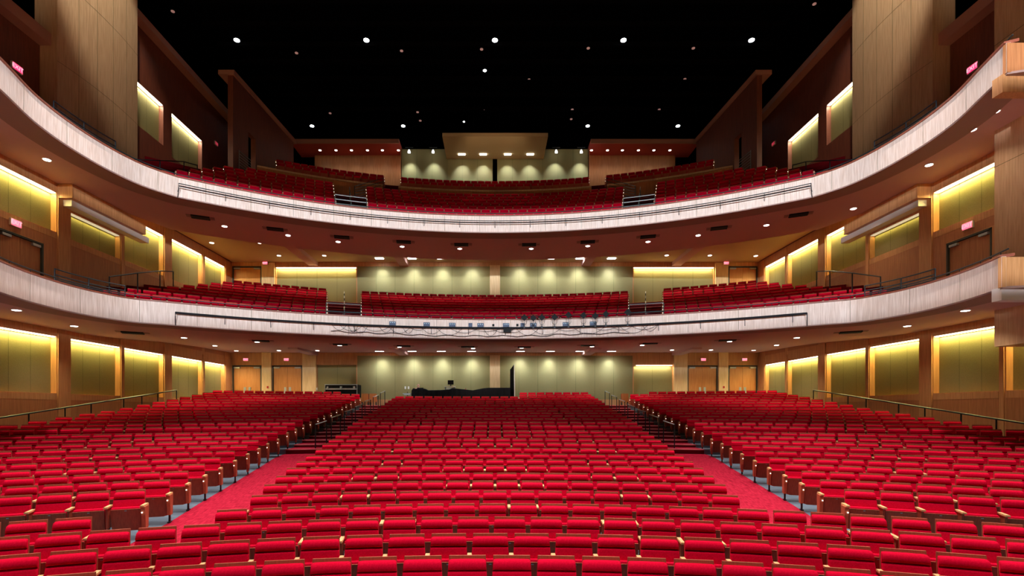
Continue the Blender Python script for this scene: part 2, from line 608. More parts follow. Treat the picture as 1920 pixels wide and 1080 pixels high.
# visible indices for labels
rowvis = {}
for q in hero:
    rowvis.setdefault((q[5], q[6]), []).append(q)
allvis = {}
for q in inview: allvis.setdefault((q[5], q[6]), []).append(q)
proto = make_seat()
meshes = {'legL': leg_mb(False, -.2775).mesh('leg', []), 'armL': arm_mb(False, -.2775).mesh('armrest', []),
          1: endp_mb(False, .2775, 1).mesh('end_panel', []), -1: endp_mb(False, -.2775, -1).mesh('end_panel', []),
          'l1': endl_mb(.2775, 1).mesh('aisle_lamp', []), 'l-1': endl_mb(-.2775, -1).mesh('aisle_lamp', [])}
ROWN = {0: 'frontmost row', 1: 'second row', 2: 'third row', 3: 'fourth row'}
first = True
for key, lst in rowvis.items():
    vis = sorted(allvis[key], key=lambda q: q[9])
    for q in lst:
        i = vis.index(q) + 1
        block, n = key
        o = proto if first else copy_tree(proto)
        first = False
        if block == 'front':
            if i <= len(vis) / 2: lab = 'red plush tip-up seat, %s from the photo\'s left edge in the %s' % (ordw(i), ROWN[n])
            else: lab = 'red plush tip-up seat, %s from the photo\'s right edge in the %s' % (ordw(len(vis) - i + 1), ROWN[n])
        elif block == 'centre':
            if i <= len(vis) / 2: lab = 'red plush seat, %s from the left aisle, centre block row %s' % (ordw(i), ordw(n + 1))
            else: lab = 'red plush seat, %s from the right aisle, centre block row %s' % (ordw(len(vis) - i + 1), ordw(n + 1))
        else:
            j = i if block == 'right' else len(vis) - i + 1
            lab = 'red plush seat, %s from the aisle in the %s row of the %s block' % (ordw(j), ordw(n - 4), block)
        o['label'] = lab
        o['category'] = 'seat'
        o['group'] = 'red tip-up seats of the stalls'
        o.location = (q[0], q[1], q[2])
        o.rotation_euler = (0, 0, -q[3])
        o.scale = (q[7], 1, 1)
        if q[8]:
            s = q[8]
            if s < 0:
                for nm, kk in (('leg', 'legL'), ('armrest', 'armL')):
                    c = bpy.data.objects.new(nm, meshes[kk]); C.objects.link(c); c.parent = o
            c = bpy.data.objects.new('end_panel', meshes[s]); C.objects.link(c); c.parent = o
            d = bpy.data.objects.new('aisle_lamp', meshes['l%d' % s]); C.objects.link(d); d.parent = c
# the rest as one object
Plow = seat_parts(True)
big = MB()
lowm = MB()
for k in ('backrest', 'back_shell', 'seat_cushion', 'seat_panel'):
    b = Plow[k]
    lowm.add(b.v, b.f, b.mats[0])
b = leg_mb(True, .2775)
for fi, f in enumerate(b.f): pass
def merge(dst, src):
    k = len(dst.v)
    dst.v += src.v
    for f, mi in zip(src.f, src.m):
        dst.f.append(tuple(i + k for i in f)); dst.m.append(dst.mi(src.mats[mi]))
merge(lowm, b); merge(lowm, arm_mb(True, .2775))
extras = {}
for s in (-1, 1):
    e = MB()
    if s < 0: merge(e, leg_mb(True, -.2775)); merge(e, arm_mb(True, -.2775))
    merge(e, endp_mb(True, s * .2775, s)); merge(e, endl_mb(s * .2775, s))
    extras[s] = e
for mm in ('red', 'seatwood', 'iron', 'armwood', 'endwood', 'step'): big.mi(mm)
for q in seats:
    if id(q) in heroset: continue
    ca, sa = cos(-q[3]), sin(-q[3])
    for src in ([lowm] + ([extras[q[8]]] if q[8] else [])):
        k = len(big.v)
        for (x, y, z) in src.v:
            x *= q[7]
            big.v.append((q[0] + x * ca - y * sa, q[1] + x * sa + y * ca, q[2] + z))
        rm = [big.mi(a) for a in src.mats]
        for f, mi in zip(src.f, src.m):
            big.f.append(tuple(i + k for i in f)); big.m.append(rm[mi])
o = big.build('theatre_seats')
tag(o, 'rows of red plush tip-up seats filling the rear stalls and both balconies', 'seats', None, 'stuff')

# ---------------------------------------------------------------- plan paths of the balcony fronts
def smooth(pts, n=6):
    out = []
    for i in range(len(pts) - 1):
        p0 = pts[max(i - 1, 0)]; p1 = pts[i]; p2 = pts[i + 1]; p3 = pts[min(i + 2, len(pts) - 1)]
        for k in range(n):
            t = k / n
            out.append(tuple(0.5 * ((2 * p1[j]) + (-p0[j] + p2[j]) * t + (2 * p0[j] - 5 * p1[j] + 4 * p2[j] - p3[j]) * t * t + (-p0[j] + 3 * p1[j] - 3 * p2[j] + p3[j]) * t ** 3) for j in (0, 1)))
    out.append(pts[-1])
    return out
def front_path(c, R, xa, wing):
    a = asin(xa / R)
    NA = 56
    arc = [(R * sin(a * k / NA), R * cos(a * k / NA) + c) for k in range(NA + 1)]
    w = smooth([arc[-2], arc[-1]] + wing, 5)
    # drop the first segment of the smooth part
    half = arc[:-1] + w[5:]
    full = [(-x, y) for x, y in reversed(half[1:])] + half
    return full
W1 = [(13.3, 18.55), (13.8, 17.6), (14.0, 16.5), (13.95, 15.3), (13.75, 14.3), (13.47, 13.4)]
W2 = [(14.35, 20.5), (14.72, 19.0), (14.78, 17.4), (14.6, 16.0), (14.2, 14.7), (13.9, 13.7)]
path1 = front_path(C1, L1, 12.6, W1)
path2 = front_path(C2, L2, 13.6, W2)
def with_normals(p):
    out = []
    for i, (x, y) in enumerate(p):
        a = p[max(i - 1, 0)]; b = p[min(i + 1, len(p) - 1)]
        dx, dy = b[0] - a[0], b[1] - a[1]
        l = sqrt(dx * dx + dy * dy)
        nx, ny = dy / l, -dx / l        # towards the stage (inside of curve)
        # path runs from left to right; stage side is -y at the axis
        out.append((x, y, nx, ny))
    return out
def perimeter(th, c, Redge=None):
    """ray from (0,c) at angle th meets walls"""
    sx, cy = sin(th), cos(th)
    t = (BZ - c) / cy if cy > 0 else 1e9
    if abs(sx) > 1e-6: t = min(t, WX / abs(sx))
    if Redge: t = min(t, Redge)
    return (t * sx, t * cy + c)
def s1(y):
    pts = [(0, 3.3), (22, 3.3), (24, 3.42), (27, 3.66), (30, 3.8), (34, 3.9)]
    for (a, ha), (b, hb) in zip(pts, pts[1:]):
        if y <= b: return ha + (hb - ha) * (y - a) / (b - a)
    return 3.9
def s2(y): return 9.2

def balcony(name, label, path, c, H, sfun, Redge, fh, rows, rowf, back):
    root = thing(name, label, 'balcony', (0, 0, 0))
    pn = with_normals(path)
    zb = H + EZ
    zt = zb + fh
    # fascia
    mb = MB()
    mb.sweep(pn, [(0, zb - .02), (0.0, zt), (-.1, zt), (-.1, zb - .02)], 'fascia')
    fasc = mb
    # end returns running to the side wall
    for s in (-1, 1):
        mb = MB()
        ex, ey = path[-1]
        xa_, xb_ = sorted((s * (ex + .004), s * WX))
        mb.box(xa_, xb_, ey - .03, ey + .1, zb - .02, zt - .02)
        mb.build('end_return', 'wood2' if H > 5 else 'wood', root)
        mb = MB()
        if H > 5: mb.box(*sorted((s * 13.86, s * 17.3)), 13.76, 14.05, 8.7 + EZ, 9.19 + EZ)
        else: mb.box(*sorted((s * 13.52, s * 17.3)), 13.45, 13.72, 2.95 + EZ, 3.29 + EZ)
        mb.build('end_beam', 'wood' if H > 5 else 'white', root)
    # joints between fascia panels
    mb = MB()
    mb.mi('fascia'); merge(mb, fasc)
    acc = 0; lastp = pn[len(pn) // 2]
    def joints(seq):
        acc = 1.2; last = seq[0]
        for q in seq:
            acc += sqrt((q[0] - last[0]) ** 2 + (q[1] - last[1]) ** 2); last = q
            if acc > 1.75:
                acc = 0
                x, y, nx, ny = q
                tx, ty = -ny, nx
                w_ = .006
                vs = [(x + nx * .003 + tx * w_ * a, y + ny * .003 + ty * w_ * a, z) for a, z in ((-1, zb), (1, zb), (1, zt - .01), (-1, zt - .01))]
                mb.add(vs, [(0, 1, 2, 3)], 'seam')
    mid = len(pn) // 2
    joints(pn[mid:]); joints(pn[mid::-1])
    mb.build('fascia', None, root)
    # cap
    mb = MB()
    mb.sweep(pn, [(.05, zt), (.05, zt + .045), (-.28, zt + .075), (-.28, zt), (-.1, zt - .03)])
    mb.build('cap', 'cap', root)
    # metal rail above the cap
    mb = MB()
    seg = [p for p in pn]
    zr = zt + .19
    mb.tube([(x - nx * .14, y - ny * .14, zr) for x, y, nx, ny in seg], .022, 6)
    for i in range(2, len(seg) - 1, 4):
        x, y, nx, ny = seg[i]
        mb.tube([(x - nx * .14, y - ny * .14, zt + .05), (x - nx * .14, y - ny * .14, zr)], .012, 5)
    mb.build('metal_rail', 'rail', root)
    # lip trim under the front
    mb = MB()
    mb.sweep(pn, [(-.02, zb - .06), (-.02, zb), (-.9, zb), (-.9, zb - .06)])
    mb.build('soffit_trim', 'lip', root)
    # soffit
    outer = []
    mid = len(path) // 2
    na = max(i for i in range(len(path)) if path[i][0] <= (12.6 if c == C1 else 13.6))
    half = []
    for i in range(mid, len(path)):
        x, y = path[i]
        if i <= na:
            th = atan2(x, y - c)
            half.append(perimeter(th, c, Redge)); ylast = half[-1]
        else:
            t = (i - na) / (len(path) - 1 - na)
            ya = ylast[1]; xa = ylast[0]
            tt = min(1, t * 3)
            half.append((xa + (WX + .02 - xa) * tt, ya + (path[-1][1] - ya) * t))
    outer = [(-x, y) for x, y in reversed(half[1:])] + half
    mb = MB()
    NS = 8
    vs = []
    for (p, q) in zip(path, outer):
        for k in range(NS + 1):
            t = k / NS
            x = p[0] + (q[0] - p[0]) * t; y = p[1] + (q[1] - p[1]) * t
            vs.append((x, y, sfun(y) + EZ))
    fs = []
    for i in range(len(path) - 1):
        for k in range(NS):
            a = i * (NS + 1) + k
            fs.append((a, a + NS + 1, a + NS + 2, a + 1))
    mb.add(vs, fs)
    mb.build('soffit', 'plaster', root)
    if Redge:
        mb = MB()
        e = [q for q in outer]
        vs = []
        for (x, y) in e: vs += [(x, y, zb), (x, y, back + EZ)]
        mb.add(vs, [(2 * i, 2 * i + 2, 2 * i + 3, 2 * i + 1) for i in range(len(e) - 1)])
        mb.build('soffit_edge', 'plaster', root)
    # ceiling behind, above the soffit
    mb = MB()
    if Redge:
        e = [(x, y) for (x, y) in outer if y > 22]
        vs = []
        for (x, y) in e: vs += [(x, y, back + EZ), (x, BZ, back + EZ)]
        n_ = len(e)
        mb.add(vs, [(2 * i, 2 * i + 2, 2 * i + 3, 2 * i + 1) for i in range(n_ - 1)])
        vs = []
        mb.build('rear_ceiling', 'plaster2', root)
    # terraces
    mb = MB()
    rg = []
    R0, z0 = rowf(0)
    Rl = L1 if c == C1 else L2
    z0 = z0
    rg.append((Rl + .08, z0))
    for k in range(1, rows):
        R, z = rowf(k)
        rg.append((R - .5, rowf(k - 1)[1])); rg.append((R - .499, z))
    R, z = rowf(rows - 1)
    NTT = 48
    lastR = R + (1.2 if c == C2 else 9)
    rg.append((lastR, z))
    vs = []
    for (R, z) in rg:
        lim = asin(min(.999, (WX - .02) / R))
        for j in range(NTT + 1):
            th = -lim + 2 * lim * j / NTT
            yy = R * cos(th) + c
            if c == C1 and yy > BZ: yy = BZ
            vs.append((R * sin(th), yy, z))
    fs = []
    for i in range(len(rg) - 1):
        for j in range(NTT):
            a = i * (NTT + 1) + j
            fs.append((a, a + 1, a + NTT + 2, a + NTT + 1))
    mb.add(vs, fs)
    # flat boxes over the wings
    for s in (-1, 1):
        n_ = len(path)
        wing = [(x, y) for x, y in path if x > 12.0 and y < 20.6]
        vs = [(s * x - s * -.09, y, z0) for x, y in wing] + [(s * WX, y, z0) for x, y in reversed(wing)]
        mb.add(vs, [tuple(range(len(vs)))])
    mb.build('terraces', 'tier', root)
    # aisle half steps
    mb = MB()
    for s in (-1, 1):
        tA, tB = (radians(15.0), radians(18.4)) if c == C1 else (radians(15.5), radians(19.0))
        for k in range(rows):
            R, z = rowf(k)
            zz = z + (rowf(1)[1] - rowf(0)[1]) / 2
            if k < rows - 1:
                pts = [(r_ * sin(t) * s, r_ * cos(t) + c) for r_, t in ((R + .16, tA), (R + .16, tB), (R + .49, tB), (R + .49, tA))]
                vs = [(x, y, z - .01) for x, y in pts] + [(x, y, zz) for x, y in pts]
                mb.add(vs, [(0, 1, 5, 4), (4, 5, 6, 7), (1, 2, 6, 5), (0, 4, 7, 3)], 'tier')
                pts = [(r_ * sin(t) * s, r_ * cos(t) + c) for r_, t in ((R + .15, tA), (R + .15, tB), (R + .2, tB), (R + .2, tA))]
                vs = [(x, y, zz - .01) for x, y in pts] + [(x, y, zz + .008) for x, y in pts]
                mb.add(vs, [(0, 1, 5, 4), (4, 5, 6, 7)], 'nosing')
            if k:
                pts = [(r_ * sin(t) * s, r_ * cos(t) + c) for r_, t in ((R - .51, tA), (R - .51, tB), (R - .46, tB), (R - .46, tA))]
                vs = [(x, y, z - .01) for x, y in pts] + [(x, y, z + .008) for x, y in pts]
                mb.add(vs, [(0, 1, 5, 4), (4, 5, 6, 7)], 'nosing')
    mb.build('aisle_steps', None, root)
    return root, pn, zt

bal1, pn1, zt1 = balcony('balcony', 'lower balcony with pale pink wood front and floodlights on its pipe', path1, C1, H1, s1, None, .80, 9, b1row, 3.92)
bal2, pn2, zt2 = balcony('balcony', 'upper balcony with pale wood front carrying twin empty pipes', path2, C2, H2, s2, 28.6, .80, 7, b2row, 9.95)

# ---------------------------------------------------------------- walls
def wall_pieces(mb, s, z0, z1, h0, h1, holes, th=.28, X=WX, m=None):
    """wall slab at x = s*X (front face), y from z0..z1, h range, rectangular holes (ya,yb,ha,hb)"""
    ys = sorted(set([z0, z1] + [a for h in holes for a in h[:2]]))
    for ya, yb in zip(ys, ys[1:]):
        if yb - ya < 1e-4: continue
        col = sorted([(h[2], h[3]) for h in holes if h[0] <= ya + 1e-4 and h[1] >= yb - 1e-4])
        cur = h0
        for a, b in col + [(h1, h1)]:
            if a > cur + 1e-4:
                x0, x1 = sorted((s * X, s * (X + th)))
                mb.box(x0, x1, ya, yb, cur + EZ, a + EZ, m)
            cur = b
BAYS = [(14.3, 17.45), (17.7, 20.35), (21.0, 23.8), (24.07, 26.9), (27.6, 30.45), (30.75, 33.0)]
MAINP = [(a, b, .70, 3.0) for a, b in BAYS]
MIDP = [(17.7, 20.35, 7.2, 8.8), (21.0, 23.8, 7.15, 8.27), (24.07, 26.9, 7.2, 9.35), (27.6, 30.45, 7.2, 9.42), (30.75, 33.0, 7.2, 9.42)]
UPP = [(24.07, 26.9, 14.15, 16.3), (27.6, 30.45, 13.9, 16.3)]
MIDDOOR = (17.95, 19.75, 4.2, 6.54)
for s, side in ((-1, 'left'), (1, 'right')):
    mb = MB()
    wall_pieces(mb, s, 12, BZ, -2.7, 9.95, MAINP + MIDP + [MIDDOOR], m='wood')
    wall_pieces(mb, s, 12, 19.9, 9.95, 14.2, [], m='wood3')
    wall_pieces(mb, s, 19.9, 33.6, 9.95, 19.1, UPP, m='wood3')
    for (a, b, h0, h1) in MAINP + MIDP + UPP:      # recess backing
        x0, x1 = sorted((s * (WX + .27), s * (WX + .34)))
        mb.box(x0, x1, a - .1, b + .1, h0 + EZ - .1, h1 + EZ + .1, 'wood')
    o = struct('wall_' + side, mb, 'wood')
    # pilasters
    for (a, b) in ((20.38, 20.98), (26.95, 27.55), (33.05, 33.78)):
        for lv, (h0, h1) in enumerate(((-2.5, 3.6), (3.9, 9.15 if a < 25 else 9.9))):
            if lv == 0 and a < 21: h1 = 3.3
            m_ = MB(); x0, x1 = sorted((s * (WX - .05), s * (WX + .02)))
            m_.box(x0, x1, a, b, h0 + EZ, h1 + EZ)
            m_.build('pilaster', 'wood', o)
    for (a, b) in ((23.84, 24.03), (30.5, 30.7), (17.5, 17.66)):
        for (h0, h1) in ((-2.5, 3.4), (3.9, 8.25 if a < 25 else 9.9)):
            if a < 18 and h0 > 0: continue
            m_ = MB(); x0, x1 = sorted((s * (WX - .04), s * (WX + .02)))
            m_.box(x0, x1, a, b, h0 + EZ, h1 + EZ)
            m_.build('post', 'wood', o)
    # sill bands, and wainscot with dimmer light and grain put into darker wood
    for (a, b, h0, h1) in MAINP + MIDP:
        m_ = MB(); x0, x1 = sorted((s * (WX - .02), s * (WX + .01)))
        m_.box(x0, x1, a, b, h0 + EZ - .26, h0 + EZ - .02)
        m_.build('sill_band', 'wood', o)
        m_ = MB(); x0, x1 = sorted((s * (WX - .008), s * (WX + .01)))
        if (a, b) == (17.7, 20.35) and h0 > 5:
            m_.box(x0, x1, a, b, 6.58 + EZ, h0 + EZ - .26)
            m_.box(x0, x1, 19.76, b, 3.6 + EZ, 6.58 + EZ)
        else:
            m_.box(x0, x1, a, b, (-2.5 if h0 < 1 else 3.6) + EZ, h0 + EZ - .26)
        m_.build('wainscot', 'wood2', o)
    # wall cap ledges
    m_ = MB()
    x0, x1 = sorted((s * (WX - .45), s * (WX + .4)))
    m_.box(x0, x1, 24.0, 33.7, 19.1 + EZ, 19.45 + EZ)
    m_.build('cap_ledge', 'capwall', o)
    m_ = MB()
    m_.box(x0, x1, 12, 20.1, 14.2 + EZ, 14.65 + EZ)
    m_.build('cap_ledge', 'capwall', o)
    # projecting pier near the stage
    m_ = MB()
    x0, x1 = sorted((s * 16.45, s * WX))
    m_.box(x0, x1, 11.5, 16.6, 2.1 + EZ, 22 + EZ, 'tower')
    m_.build('pier', None, o)
    m_ = MB()
    for z in (8.0, 12.0, 16.0):
        x0, x1 = sorted((s * 16.447, s * 16.46)); m_.box(x0, x1, 11.5, 16.6, z + EZ, z + EZ + .015)
    for y in (15.6,):
        x0, x1 = sorted((s * 16.447, s * 16.46)); m_.box(x0, x1, y, y + .012, 2.1 + EZ, 20 + EZ)
    m_.build('panel_joints', 'seam', o)

# towers (box towers) rising to the ceiling
for s, side in ((-1, 'left'), (1, 'right')):
    t = thing('wall_tower', 'tall pale wood tower rising to the ceiling above the upper balcony on the ' + side, 'wall tower', (s * 17.3, 21.8, 9.7 + EZ), 'tall pale wood towers')
    m_ = MB()
    # slightly bowed front
    ys = [19.6 + 4.4 * i / 10 for i in range(11)]
    fr = [(s * (17.02 - .18 * (1 - ((y - 21.8) / 2.2) ** 2)), y) for y in ys]
    vs = []
    pts = fr + [(s * 17.9, 24.0), (s * 17.9, 19.6)]
    for x, y in pts: vs += [(x, y, 9.6 + EZ), (x, y, 23.2 + EZ)]
    k = len(pts)
    m_.add(vs, [(2 * i, 2 * ((i + 1) % k), 2 * ((i + 1) % k) + 1, 2 * i + 1) for i in range(k)])
    m_.build('wood_cladding', 'tower', t)
    m_ = MB()
    for i in (2, 4, 6, 8):
        x, y = fr[i]; x0, x1 = sorted((x - s * .004, x + s * .01))
        m_.box(x0, x1, y - .006, y + .006, 9.6 + EZ, 23 + EZ)
    for z in (11.2, 13.6, 16.9, 20.2):
        for (xa, ya), (xb, yb) in zip(fr, fr[1:]):
            m_.add([(xa - s * .004, ya, z + EZ), (xb - s * .004, yb, z + EZ), (xb - s * .004, yb, z + EZ + .014), (xa - s * .004, ya, z + EZ + .014)], [(0, 1, 2, 3)])
    m_.build('panel_joints', 'seam', t)
    spot('tower_light', (s * 13.6, 18.4, 24.9), (s * 17.0, 21.3, 20.9), 2400, 50, .5, (1, .93, .75), .1)

# acoustic panels with their cove lamps
def ac_panel(x0, x1, y0, y1, h0, h1, axis, label, group, segs=3):
    t = thing('acoustic_panel', label, 'wall panel', ((x0 + x1) / 2, (y0 + y1) / 2, h0 + EZ), group)
    m_ = MB(); m_.box(x0, x1, y0, y1, h0 + EZ, h1 + EZ); m_.build('fabric_panel', 'olive', t)
    m_ = MB()
    for i in range(1, segs):
        if axis == 'y':
            yy = y0 + (y1 - y0) * i / segs
            fx = x0 if abs(x0) < abs(x1) else x1
            a, b = sorted((fx, fx - (.002 if fx > 0 else -.002)))
            m_.box(a, b, yy - .006, yy + .006, h0 + EZ, h1 + EZ)
        else:
            xx = x0 + (x1 - x0) * i / segs
            m_.box(xx - .008, xx + .008, y0 - .002, y0, h0 + EZ, h1 + EZ)
    m_.build('seam', 'seam', t)
    return t
ANCH = {'stalls': 'stalls', 'low': 'lower balcony', 'up': 'upper balcony'}
def cove_lamp(s, a, b, h1, label, power, group, col=(1, .86, .48)):
    t = thing('cove_light', label, 'strip light', (s * (WX + .1), (a + b) / 2, h1 + EZ), group)
    m_ = MB(); x0, x1 = sorted((s * (WX + .03), s * (WX + .20)))
    m_.box(x0, x1, a + .02, b - .02, h1 + EZ - .035, h1 + EZ - .003)
    m_.build('tube', 'cove' if power > 20 else 'covedim', t)
    area('cove_glow', (s * (WX + .16), (a + b) / 2, h1 + EZ - .06), .1, (b - a) - .1, power * (b - a) / 2.7, (0, 0, 0), col, t)
    return t
for s, side in ((-1, 'left'), (1, 'right')):
    for lv, lst, nm in (('stalls', MAINP, 'stalls'), ('low', MIDP, 'lower balcony'), ('up', UPP, 'upper balcony')):
        m_ = len(lst)
        for i, (a, b, h0, h1) in enumerate(lst):
            j = m_ - i
            where = ('at' if lv == 'stalls' else 'at') + ' ' + nm + ' level'
            x0, x1 = sorted((s * (WX + .24), s * (WX + .27)))
            ac_panel(x0, x1, a, b, h0, h1, 'y', 'olive panel, %s from the rear corner, %s wall %s' % (ordw(j), side, where), 'olive panels on the side walls')
            pw = COVE
            if lv == 'low' and i == 1: pw = COVE * .12
            if lv == 'up': pw = COVE * .55
            cove_lamp(s, a, b, h1, 'strip light over olive panel, %s from rear corner, %s wall %s' % (ordw(j), side, where), pw, 'warm cove strip lights', (1, .86, .26) if lv != 'up' else (1, .95, .7))

# duct boxes on the side walls at lower balcony level
for s, side in ((-1, 'left'), (1, 'right')):
    t = thing('bulkhead', 'wood-clad boxed bulkhead with white strip along the %s wall under the upper balcony' % side, 'bulkhead', (s * 17.3, 22.4, 8.3 + EZ), 'boxed bulkheads')
    m_ = MB(); x0, x1 = sorted((s * 17.1, s * (WX - .005))); m_.box(x0, x1, 20.4, 24.7, 8.62 + EZ, 9.19 + EZ); m_.build('wood_box', 'wood', t)
    m_ = MB(); x0, x1 = sorted((s * 17.3, s * (WX - .005))); m_.box(x0, x1, 20.6, 25.2, 8.36 + EZ, 8.62 + EZ); m_.build('white_strip', 'white', t)

# back wall of the two lower levels
K = BZ / F
mb = MB()
def bw(x0, x1, h0, h1, d0=0, d1=.3, m='wood'):
    for s in (-1, 1):
        a, b = sorted((s * x0, s * x1))
        mb.box(a, b, BZ + d0, BZ + d1, h0 + EZ, h1 + EZ, m)
bw(0, 9.3, 3.69, 4.2); bw(0, 9.3, -1, .75)
bw(9.3, 11.95, 3.08, 4.2); bw(11.95, 12.9, -1, 4.2); bw(12.9, 14.95, 3.04, 4.2); bw(14.95, 15.65, -1, 4.2); bw(15.65, 17.62, 3.04, 4.2); bw(17.62, 18, -1, 4.2)
bw(0, 9.3, 9.68, 10.2); bw(0, 18, 4.2, 5.9); bw(0, 9.3, 5.9, 6.6)
bw(9.3, 14.7, 9.62, 10.2); bw(9.3, 14.7, 5.9, 6.9); bw(14.7, 15.65, 5.9, 10.2); bw(15.65, 17.62, 9.69, 10.2); bw(17.62, 18, 5.9, 10.2)
bw(9.24, 9.3, -1, 9.7)
bw(0, 18, -1, 10.2, .3, .6)
bw(9.3, 11.95, 0, 3.1, 1.0, 1.1)
wb = struct('wall_back', mb)
for (h0, h1, lv) in ((-1, 3.69, 0), (5.9, 9.68, 1)):
    m_ = MB(); m_.box(-.34, .34, BZ - .25, BZ + .02, h0 + EZ, h1 + EZ); m_.build('column', 'palewood', wb)
for (x0, x1, h0, h1) in ((11.97, 12.88, -.5, 3.9), (14.97, 15.6, -.5, 3.9), (14.75, 15.6, 6, 9.9)):
    for s in (-1, 1):
        a, b = sorted((s * x0, s * x1))
        m_ = MB(); m_.box(a, b, BZ - .12, BZ + .01, h0 + EZ, h1 + EZ); m_.build('pilaster', 'palewood', wb)
# back panels
for lv, (h0, h1, nm) in enumerate(((.75, 3.69, 'stalls'), (6.6, 9.68, 'lower balcony'))):
    for s, side in ((-1, 'left'), (1, 'right')):
        a, b = sorted((s * .34, s * 9.24))
        ac_panel(a, b, BZ + .02, BZ + .3, h0, h1, 'x', 'wide olive fabric panel on the back wall %s of the centre column, %s level' % (side, nm), 'wide back wall panels', 7)
for s, side in ((-1, 'left'), (1, 'right')):
    a, b = sorted((s * 9.3, s * 14.7))
    ac_panel(a, b, BZ + .2, BZ + .3, 6.9, 9.62, 'x', 'olive panel under a warm strip between wide panel and exit door, lower balcony %s' % side, 'cove lit back panels', 4)
    t = thing('cove_light', 'warm strip light over the back wall panel at lower balcony level, %s' % side, 'strip light', (s * 12, BZ + .1, 9.6 + EZ), 'back wall strip lights')
    m_ = MB(); m_.box(a + .03, b - .03, BZ + .02, BZ + .15, 9.58 + EZ, 9.615 + EZ); m_.build('tube', 'cove', t)
    area('cove_glow', (s * 12, BZ + .09, 9.56 + EZ), 5.2, .12, COVE * 1.5, (0, 0, 0), (1, .84, .42), t)
    a, b = sorted((s * 9.3, s * 11.95))
    ac_panel(a, b, BZ + .22, BZ + .3, -.5, 3.06, 'x', 'olive panel in the rear stalls niche beside the %s double doors' % side, 'niche panels', 2)
    if s > 0:
        t = thing('cove_light', 'warm strip light in the rear stalls niche on the right', 'strip light', (10.6, BZ + .1, 3.05 + EZ))
        m_ = MB(); m_.box(a + .2, b - .05, BZ + .02, BZ + .15, 3.02 + EZ, 3.05 + EZ); m_.build('tube', 'cove', t)
        area('cove_glow', (10.6, BZ + .09, 3.0 + EZ), 2.4, .12, COVE * .5, (0, 0, 0), (1, .88, .55), t)

# beams under the rear ceilings
for (hb, ht, y0, nm) in ((9.7, 9.98, 27.6, 'lower balcony'), (3.70, 4.0, 30.3, 'stalls')):
    for x, w_, desc in ((-12.15, .3, 'outer left'), (-6.1, .3, 'inner left'), (6.1, .3, 'inner right'), (12.15, .3, 'outer right')):
        m_ = MB(); m_.box(x - w_, x + w_, y0, BZ - .01, hb + EZ, ht + EZ)
        o = m_.build('ceiling_beam', 'plaster')
        tag(o, 'plastered ceiling beam running to the back wall, %s one over the rear %s' % (desc, nm), 'beam', 'rear ceiling beams')

# double doors
def door(no, x0, x1, h0, h1):
    fr = MB()
    fr.box(x0, x0 + .06, BZ - .02, BZ + .2, h0 + EZ, h1 + EZ); fr.box(x1 - .06, x1, BZ - .02, BZ + .2, h0 + EZ, h1 + EZ); fr.box(x0, x1, BZ - .02, BZ + .2, h1 + EZ - .07, h1 + EZ)
    o = struct('door_%d' % no, fr, 'frame')
    xm = (x0 + x1) / 2
    for a, b, hx in ((x0 + .07, xm - .006, xm - .16), (xm + .006, x1 - .07, xm + .16)):
        m_ = MB(); m_.box(a, b, BZ + .06, BZ + .11, h0 + EZ, h1 + EZ - .08); lf = m_.build('door_leaf', 'door', o)
        m_ = MB(); m_.box(hx - .07, hx + .07, BZ + .03, BZ + .06, h0 + EZ + .75, h0 + EZ + 1.2); m_.build('push_plate', 'steel', lf)
    for xx in (x0 + .3, x1 - .3):
        m_ = MB(); m_.box(xx - .2, xx + .2, BZ - .05, BZ + .06, h1 + EZ - .2, h1 + EZ - .11); m_.build('door_closer', 'steel', o)
    return o
no = 1
for (x0, x1) in ((15.66, 17.6), (12.92, 14.93)):
    for s in (-1, 1):
        a, b = sorted((s * x0, s * x1)); door(no, a, b, .38, 3.04); no += 1
for s in (-1, 1):
    a, b = sorted((s * 15.66, s * 17.6)); door(no, a, b, 6.9, 9.69); no += 1
for s in (-1, 1):    # side wall doors of the lower balcony
    fr = MB(); y0, y1, h0, h1 = MIDDOOR
    x0, x1 = sorted((s * (WX - .02), s * (WX + .2)))
    fr.box(x0, x1, y0, y0 + .06, h0 + EZ, h1 + EZ); fr.box(x0, x1, y1 - .06, y1, h0 + EZ, h1 + EZ); fr.box(x0, x1, y0, y1, h1 + EZ - .07, h1 + EZ)
    o = struct('door_%d' % no, fr, 'frame'); no += 1
    ym = (y0 + y1) / 2
    x0, x1 = sorted((s * (WX + .06), s * (WX + .11)))
    for a, b in ((y0 + .07, ym - .006), (ym + .006, y1 - .07)):
        m_ = MB(); m_.box(x0, x1, a, b, h0 + EZ, h1 + EZ - .08); m_.build('door_leaf', 'wood2', o)
    for yy in (y0 + .3, y1 - .3):
        x0, x1 = sorted((s * (WX - .04), s * (WX + .06)))
        m_ = MB(); m_.box(x0, x1, yy - .17, yy + .17, h1 + EZ - .2, h1 + EZ - .11); m_.build('door_closer', 'steel', o)

